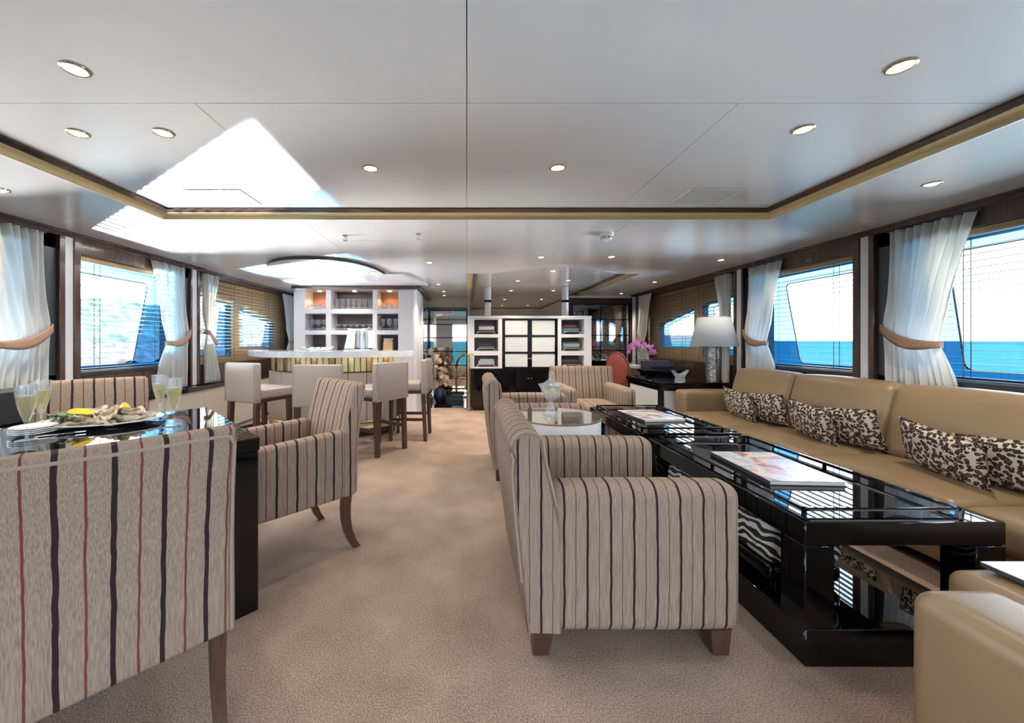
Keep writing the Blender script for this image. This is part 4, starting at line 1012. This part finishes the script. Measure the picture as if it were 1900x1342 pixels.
# ================================================================== LOUNGE
def coffee_table(label, loc, L):
    t = thing('coffee_table', label, 'coffee table', loc, 0, 'black lacquer coffee tables')
    a, b_, H = .37, L / 2, .533
    B().box(-a, a, -b_, b_, H - .088, H, .004).out('tabletop', 'black', t)
    for sx in (-1, 1):
        for sy in (-1, 1): B().box(sx * (a - .11), sx * a, sy * (b_ - .11), sy * b_, .138, H - .089, .003).out('leg', 'black', t)
    B().box(-a, a, -b_, b_, .0, .137, .004).out('base_shelf', 'black', t)
    # raised gallery round the middle
    x0, x1, y0, y1, z = -a + .05, a - .10, -b_ + .06, b_ - .06, H + .022
    for q in (((x0, y0), (x1, y0)), ((x1, y0), (x1, y1)), ((x1, y1), (x0, y1)), ((x0, y1), (x0, y0))):
        p0, p1 = q; B().box(min(p0[0], p1[0]) - .007, max(p0[0], p1[0]) + .007, min(p0[1], p1[1]) - .007, max(p0[1], p1[1]) + .007, z - .007, z + .007, .002).out('gallery_bar', 'black', t)
    for x in (x0, x1):
        for y in (y0, (y0 + y1) / 2, y1): B().box(x - .006, x + .006, y - .006, y + .006, H, z - .0075).out('gallery_post', 'black', t, smooth=False)
    return t
coffee_table('near black lacquer coffee table with a big photo book on it', (1.612, 1.985, 0), 1.20)
coffee_table('far black lacquer coffee table beside the round white side table', (1.612, 3.26, 0), 1.08)
def magazine(label, loc, rz, w_, d_, h_, m):
    t = thing('photo_book', label, 'book', loc, rz)
    B().box(-w_ / 2, w_ / 2, -d_ / 2, d_ / 2, h_ - .003, h_, .001).out('front_cover', m, t, smooth=False)
    B().box(-w_ / 2, w_ / 2, -d_ / 2, d_ / 2, 0, .003, .001).box(-w_ / 2, -w_ / 2 + .003, -d_ / 2, d_ / 2, .003, h_ - .003).out('back_cover', 'book3', t, smooth=False)
    B().box(-w_ / 2 + .0035, w_ / 2 - .005, -d_ / 2 + .005, d_ / 2 - .005, .0032, h_ - .0032).out('pages', 'paper', t, smooth=False)
    return t
magazine('large photo book with a pastel cover on the near coffee table', (1.575, 1.955, .5335), R(-3), .34, .46, .022, 'cover1')
magazine('white photo book on the far coffee table', (1.60, 3.30, .5335), R(6), .36, .44, .02, 'cover2')
# zebra stools under the near table
zs = None
for x, y, lb in ((1.45, 1.80, 'zebra hide stool under the near coffee table, front one'), (1.45, 2.24, 'zebra hide stool under the near coffee table, rear one')):
    if zs is None:
        zs = thing('zebra_stool', lb, 'stool', (x, y, .1375), 0, 'zebra stools under the coffee table')
        B().rbox(-.16, .16, -.19, .19, .02, .10, .03, 3, 3).out('base', 'black', zs)
        B().rbox(-.165, .165, -.20, .20, .10, .285, .05, 4, 5, (.008, .008, .015)).out('hide_cushion', 'zebra', zs)
        for sx in (-1, 1):
            for sy in (-1, 1): B().cyl(sx * .12, sy * .15, 0, .022, .02, 12).out('foot', 'black', zs)
    else: dup(zs, (x, y, .1375), 0, lb)
# round side table
t = thing('round_side_table', 'round white drum side table with a beige mirrored top', 'side table', (.663, 2.83, 0))
B().lathe([(0, 0), (.30, 0), (.30, .05), (.326, .055), (.326, .515), (.322, .518), (.322, .524), (.326, .527), (.326, .628), (0, .628)], 64).out('drum', 'white', t)
B().lathe([(.3225, .517), (.3265, .518), (.3265, .525), (.3225, .526)], 64).out('shadow_line', 'gap', t)
B().lathe([(0, .629), (.328, .629), (.330, .632), (.330, .638), (.327, .641), (0, .641)], 64).out('mirror_top', 'glassmirror', t)
# lidded crystal bowl
t = thing('lidded_crystal_bowl', 'cut crystal lidded bowl of yellow sweets on the round white table', 'bowl', (.625, 2.80, .642))
fac = lambda a, r, z: (1 + .035 * math.cos(12 * a), 0)
B().lathe([(0, .012), (.056, 0), (.058, .022), (.040, .034), (.018, .044), (.024, .062), (.013, .076), (.020, .092), (.013, .108), (.030, .122), (.050, .138), (.064, .170), (.072, .200), (.092, .230), (.087, .231), (.066, .200), (.057, .170), (.044, .146), (0, .134)], 36, wob=lambda a, r, z: (1 + .05 * math.cos(12 * a), .007 * math.cos(8 * a) if z > .21 else 0)).out('bowl', 'crystal', t, ang=20)
B().lathe([(.074, .225), (.062, .236), (.040, .250), (.022, .268), (.014, .284), (.019, .294), (.012, .304), (.017, .314), (.013, .328), (0, .336)], 36, wob=fac).out('lid', 'crystal', t, ang=20)
random.seed(8); src = None
for k in range(16):
    a = random.uniform(0, 6.28); r = random.uniform(0, .042); z = random.uniform(.160, .200)
    if src is None:
        src = B().rbox(-.014, .014, -.010, .010, -.009, .009, .008, 2, 2).out('sweet', 'sweets', t); s_ = src
    else: s_ = inst(src, t, name='sweet')
    s_.location = (r * math.cos(a), r * math.sin(a), z); s_.rotation_euler = (random.random() * 3, random.random() * 3, random.random() * 3)
# ---- sofa along the starboard wall
t = thing('leather_sofa', 'long beige leather sofa under the starboard windows', 'sofa', (0, 0, 0))
Y0, Y1 = .80, 4.20
B().rbox(2.42, 3.19, Y0, 4.42, .06, .25, .02, 2, 5).out('base', 'sofa', t, ang=60)
cuts = [.80, 1.82, 2.64, 3.45, 4.195]
for a, b_ in zip(cuts, cuts[1:]):
    B().rbox(2.36, 3.0, a + .004, b_ - .004, .252, .415, .05, 4, 7, (.015, .004, .03)).out('seat_cushion', 'sofa', t, ang=60)
    def lean(p): return (p.x + (p.z - .42) * .26, p.y, p.z)
    B().rbox(2.86, 3.03, a + .006, b_ - .006, .42, .895, .055, 4, 8, (.04, .008, .015), lean).out('back_cushion', 'sofa', t, ang=60)
B().rbox(3.17, 3.235, Y0, 4.42, .06, .80, .02, 2, 5).out('back_frame', 'sofa', t, ang=60)
B().rbox(2.42, 3.16, 4.205, 4.42, .252, .635, .045, 4, 6, (.008, .008, .008)).out('arm', 'sofa', t, ang=60)
for y in (1.0, 2.2, 3.3, 4.25):
    for x in (2.5, 3.12): B().box(x - .03, x + .03, y - .03, y + .03, 0, .06).out('foot', 'leg', t, smooth=False)
# cushions
pl = None
def pillow(label, loc, rot, sc=1):
    global pl
    if pl is None:
        pl = thing('leopard_cushion', label, 'cushion', loc, 0, 'leopard print cushions on the sofa')
        def g(s_):
            def q(u, v):
                a, b_ = u * 2 - 1, v * 2 - 1; k = max(0, (1 - abs(a) ** 3.2)) ** .62 * max(0, (1 - abs(b_) ** 3.2)) ** .62
                pin = 1 - .06 * (1 - abs(a)) * 0 - .05 * (1 - a * a) * (abs(b_) ** 4) - .0
                pin2 = 1 - .07 * (1 - b_ * b_) * (abs(a) ** 4)
                return (a * .235 * pin2, s_ * .062 * k, b_ * .145 * pin)
            return q
        b = B(); b.grid(22, 16, g(1)); b.grid(22, 16, g(-1)); bmesh.ops.remove_doubles(b.bm, verts=list(b.bm.verts), dist=.0004)
        cc_ = b.out('cushion_cover', 'leopard', pl, ang=180)
        B().tube([(.235, 0, .145), (0, 0, .138), (-.235, 0, .145), (-.219, 0, 0), (-.235, 0, -.145), (0, 0, -.138), (.235, 0, -.145), (.219, 0, 0)], .0035, 6, True).out('piping', 'leopard', cc_)
        p = pl
    else: p = dup(pl, loc, 0, label, 'leopard print cushions on the sofa')
    p.rotation_euler = rot; p.scale = (sc, sc, sc)
    return p
# local x along the sofa after a quarter turn; tilt leans it on the back cushions
for y, dx, dz, tilt, yaw, roll, lb in ((3.74, -.10, .0, -14, 84, -6, 'leopard print cushion at the far end of the sofa, front one of its pair'), (3.55, .0, .0, -12, 96, 5, 'leopard print cushion at the far end of the sofa, tucked behind its pair'),
                                 (2.95, -.11, 0, -14, 82, -7, 'leopard print cushion in the middle of the sofa, front one of its pair'), (2.79, .0, .0, -12, 97, 6, 'leopard print cushion in the middle of the sofa, half hidden behind its pair'),
                                 (2.13, -.12, 0, -14, 82, -8, 'leopard print cushion nearest the viewer on the sofa, front one of its pair'), (1.90, .0, .0, -12, 97, 6, 'leopard print cushion at the right edge of the picture, behind its pair')):
    pillow(lb, (2.80 + dx, y, .565 + dz), (R(tilt), R(roll), R(yaw)), .95)
# ---- leather armchair and ottoman at the near right
t = thing('leather_armchair', 'beige leather armchair in the right foreground, its arm cut by the frame', 'armchair', (1.605, .455, 0))
for xx in (-.445, .355):
    B().rbox(xx - .105, xx + .105, -.42, .458, .05, .614, .045, 4, 6, (.012, .006, .008)).out('arm', 'sofa', t, ang=60)
B().rbox(-.338, .248, -.30, .43, .05, .27, .02, 2, 4).out('seat_base', 'sofa', t, ang=60)
B().rbox(-.338, .248, -.20, .44, .272, .42, .05, 4, 6, (0, .01, .02)).out('seat_cushion', 'sofa', t, ang=60)
B().rbox(-.338, .248, -.42, -.21, .05, .78, .06, 4, 6, (0, .02, .02)).out('backrest', 'sofa', t, ang=60)
for x in (-.45, .36):
    for y in (-.36, .38): B().box(x - .03, x + .03, y - .03, y + .03, 0, .05).out('foot', 'leg', t, smooth=False)
t = thing('leather_ottoman', 'beige leather ottoman with a photo book on it at the right edge', 'ottoman', (1.935, 1.08, 0))
B().rbox(-.36, .36, -.148, .175, .05, .455, .045, 4, 6, (.008, .008, .012)).out('cushion', 'sofa', t, ang=60)
for x in (-.28, .28):
    for y in (-.1, .12): B().box(x - .025, x + .025, y - .025, y + .025, 0, .05).out('foot', 'leg', t, smooth=False)
magazine('photo book with a pale blue cover on the leather ottoman', (1.90, 1.085, .470), R(0), .48, .27, .016, 'cover3')
# ---- console with lamp
t = thing('console_table', 'black lacquer console with a mirrored side behind the sofa arm', 'console', (2.78, 4.95, 0))
B().box(-.50, .38, -.50, .45, .655, .70, .004).out('top', 'black', t)
B().box(-.48, .36, -.47, .43, .60, .654).out('apron', 'black', t, smooth=False)
for sx in (-.46, .34):
    for sy in (-.44, .40): B().box(sx - .025, sx + .025, sy - .025, sy + .025, 0, .60, .002).out('leg', 'black', t)
B().box(-.43, .31, -.455, -.445, .10, .598).out('mirror_panel', 'frost', t, smooth=False)
B().box(-.475, -.465, -.41, .37, .10, .598).out('mirror_panel', 'frost', t, smooth=False)
B().box(-.48, .36, -.46, .42, .055, .09, .003).out('lower_shelf', 'black', t)
t = thing('table_lamp', 'table lamp with hammered silver base and wide white shade on the console', 'lamp', (2.98, 4.55, .701))
B().lathe([(0, 0), (.082, 0), (.084, .01), (.080, .03), (.082, .22), (.084, .40), (.080, .43), (.03, .44), (.012, .445), (.012, .52), (0, .52)], 40).out('base', 'silver', t)
o = B().lathe([(.252, .43), (.172, .785)], 48).out('lamp_shade', 'shade', t); md = o.modifiers.new('cloth', 'SOLIDIFY'); md.thickness = .003
B().tube([(.173 * math.cos(a), .173 * math.sin(a), .78) for a in [2 * PI * k / 24 for k in range(24)]], .003, 6, True).tube([(-.172, 0, .78), (.172, 0, .78)], .0025, 6).tube([(0, -.172, .78), (0, .172, .78)], .0025, 6).tube([(0, 0, .52), (0, 0, .78)], .003, 6).out('shade_frame', 'chrome', o)
t = thing('crystal_butterfly_bowl', 'clear crystal bowl with two flared lobes on the black console', 'bowl', (2.56, 4.53, .701))
B().lathe([(0, .006), (.060, 0), (.062, .03), (.056, .042), (.05, .05), (.065, .075), (.092, .115), (.086, .118), (.058, .08), (.038, .058), (0, .055)], 48, sy=.75,
          wob=lambda a, r, z: (1 + (.18 * abs(math.cos(a)) ** 2 - .10 + .03 * math.cos(14 * a)) * min(1, max(0, (z - .05) / .05)), .030 * math.cos(2 * a) * max(0, (z - .06) / .06))).out('bowl', 'crystal', t, ang=20)
# ---- desk
t = thing('writing_desk', 'black lacquer writing desk under the raked starboard windows', 'desk', (2.92, 6.25, 0))
B().box(-.30, .26, -.72, .75, .725, .765, .004).out('desktop', 'black', t)
B().box(-.28, .24, -.70, .73, .62, .724, .003).out('drawer_front', 'black', t)
for sy in (-.68, .71):
    for sx in (-.26, .22): B().box(sx - .025, sx + .025, sy - .025, sy + .025, 0, .62, .002).out('leg', 'black', t)
for sy in (-.35, .36): B().tube([(-.282, sy - .05, .67), (-.30, sy - .045, .67), (-.30, sy + .045, .67), (-.282, sy + .05, .67)], .005, 6).out('drawer_pull', 'chrome', t)
t = thing('stationery_box', 'dark navy sloping box with a pale top on the desk', 'box', (2.90, 5.75, .766))
B().prism([(-.17, 0), (.17, 0), (.17, .05), (.06, .13), (-.17, .115)], -.17, .17, lambda u, v, w: (w, -u, v)).out('box_body', 'navy', t, smooth=False)
B().prism([(-.155, .1165), (.055, .1305), (.055, .1325), (-.155, .1185)], -.155, .155, lambda u, v, w: (w, -u, v)).out('pale_lid', 'paper', t, smooth=False)
t = thing('leather_folder', 'pale grey folder lying on the far end of the desk', 'folder', (2.80, 6.45, .766), R(4))
B().box(-.13, .13, -.17, .17, 0, .012, .003).out('cover', 'paper', t)
B().box(-.115, .125, -.165, .165, .0125, .03).out('sheets', 'porcelain', t, smooth=False)
t = thing('pink_orchid', 'pink orchid in a glass pot on the desk', 'orchid', (2.97, 6.42, .766))
B().lathe([(0, .004), (.05, 0), (.062, .05), (.066, .11), (.062, .11), (.058, .05), (0, .01)], 24).out('pot', 'glass', t)
B().lathe([(0, .012), (.055, .045), (.058, .085), (0, .095)], 18).out('bark', 'leg', t)
def orchid_leaf(u, v): return (.22 * v, .035 * math.sin(PI * min(1, .06 + .94 * v)) ** .6 * (u * 2 - 1), .09 + .10 * v - .22 * v * v + .015 * (u * 2 - 1) ** 2)
lf = B().grid(4, 12, orchid_leaf).out('leaf', 'leaf', t, ang=180)
for a in (80, 160, 250, 320): inst(lf, t, (0, 0, 0), (0, 0, R(a)), name='leaf')
random.seed(13); src = None
for k, (ax, ay, hh) in enumerate(((-.16, -.05, .38), (.08, -.12, .34))):
    B().tube([(0, 0, .09), (ax * .2, ay * .2, .24), (ax * .6, ay * .6, hh), (ax * 1.1, ay * 1.1, hh + .01), (ax * 1.6, ay * 1.4, hh - .07)], .003, 6).out('stem', 'stem', t)
    for j in range(8):
        q = j / 7; loc = (ax * (.3 + 1.3 * q) + random.gauss(0, .02), ay * (.3 + 1.2 * q) + random.gauss(0, .02), hh + .02 - .13 * q * q + random.gauss(0, .03))
        rot = (R(80) + random.gauss(0, .35), random.gauss(0, .3), random.gauss(-.2, .5))
        if src is None: src = blossom(.050, 'orchid', parent=t); src.location = loc; src.rotation_euler = rot
        else: inst(src, t, loc, rot, name='blossom')
# red oval backed chair: forward = +x
t = thing('red_desk_chair', 'red leather chair with an oval back drawn up to the desk', 'chair', (2.52, 5.82, 0), R(28))
b = B()
def lens(sg):
    def q(u, v):
        r, a = u, 2 * PI * v; k = math.sqrt(max(0, 1 - r ** 4))
        z = .76 + .255 * r * math.sin(a); return (-.24 - .12 * (z - .5) + sg * .028 * k + (.0 if sg < 0 else .0), .21 * r * math.cos(a), z)
    return q
b.grid(10, 40, lens(1)); b.grid(10, 40, lens(-1)); bmesh.ops.remove_doubles(b.bm, verts=list(b.bm.verts), dist=.0005)
b.out('oval_back', 'red', t, ang=180)
B().tube([(-.24 - .12 * (.26 + .262 * math.sin(a)), .216 * math.cos(a), .76 + .262 * math.sin(a)) for a in [2 * PI * k / 40 for k in range(40)]], .010, 8, True).out('back_frame', 'red', t)
B().rbox(-.22, .24, -.225, .225, .40, .49, .03, 3, 5, (0, 0, .02)).out('seat', 'red', t, ang=60)
B().box(-.20, .22, -.205, .205, .35, .40).out('seat_rail', 'leg', t, smooth=False)
for sg in (-1, 1):
    B().beam((-.235, sg * .12, .53), (-.21, sg * .15, .38), .03).out('back_support', 'leg', t, smooth=False)
    B().beam((.19, sg * .19, .35), (.20, sg * .19, 0), .042, .028).out('leg', 'leg', t, smooth=False)
    B().beam((-.18, sg * .18, .35), (-.24, sg * .18, 0), .042, .028).out('leg', 'leg', t, smooth=False)
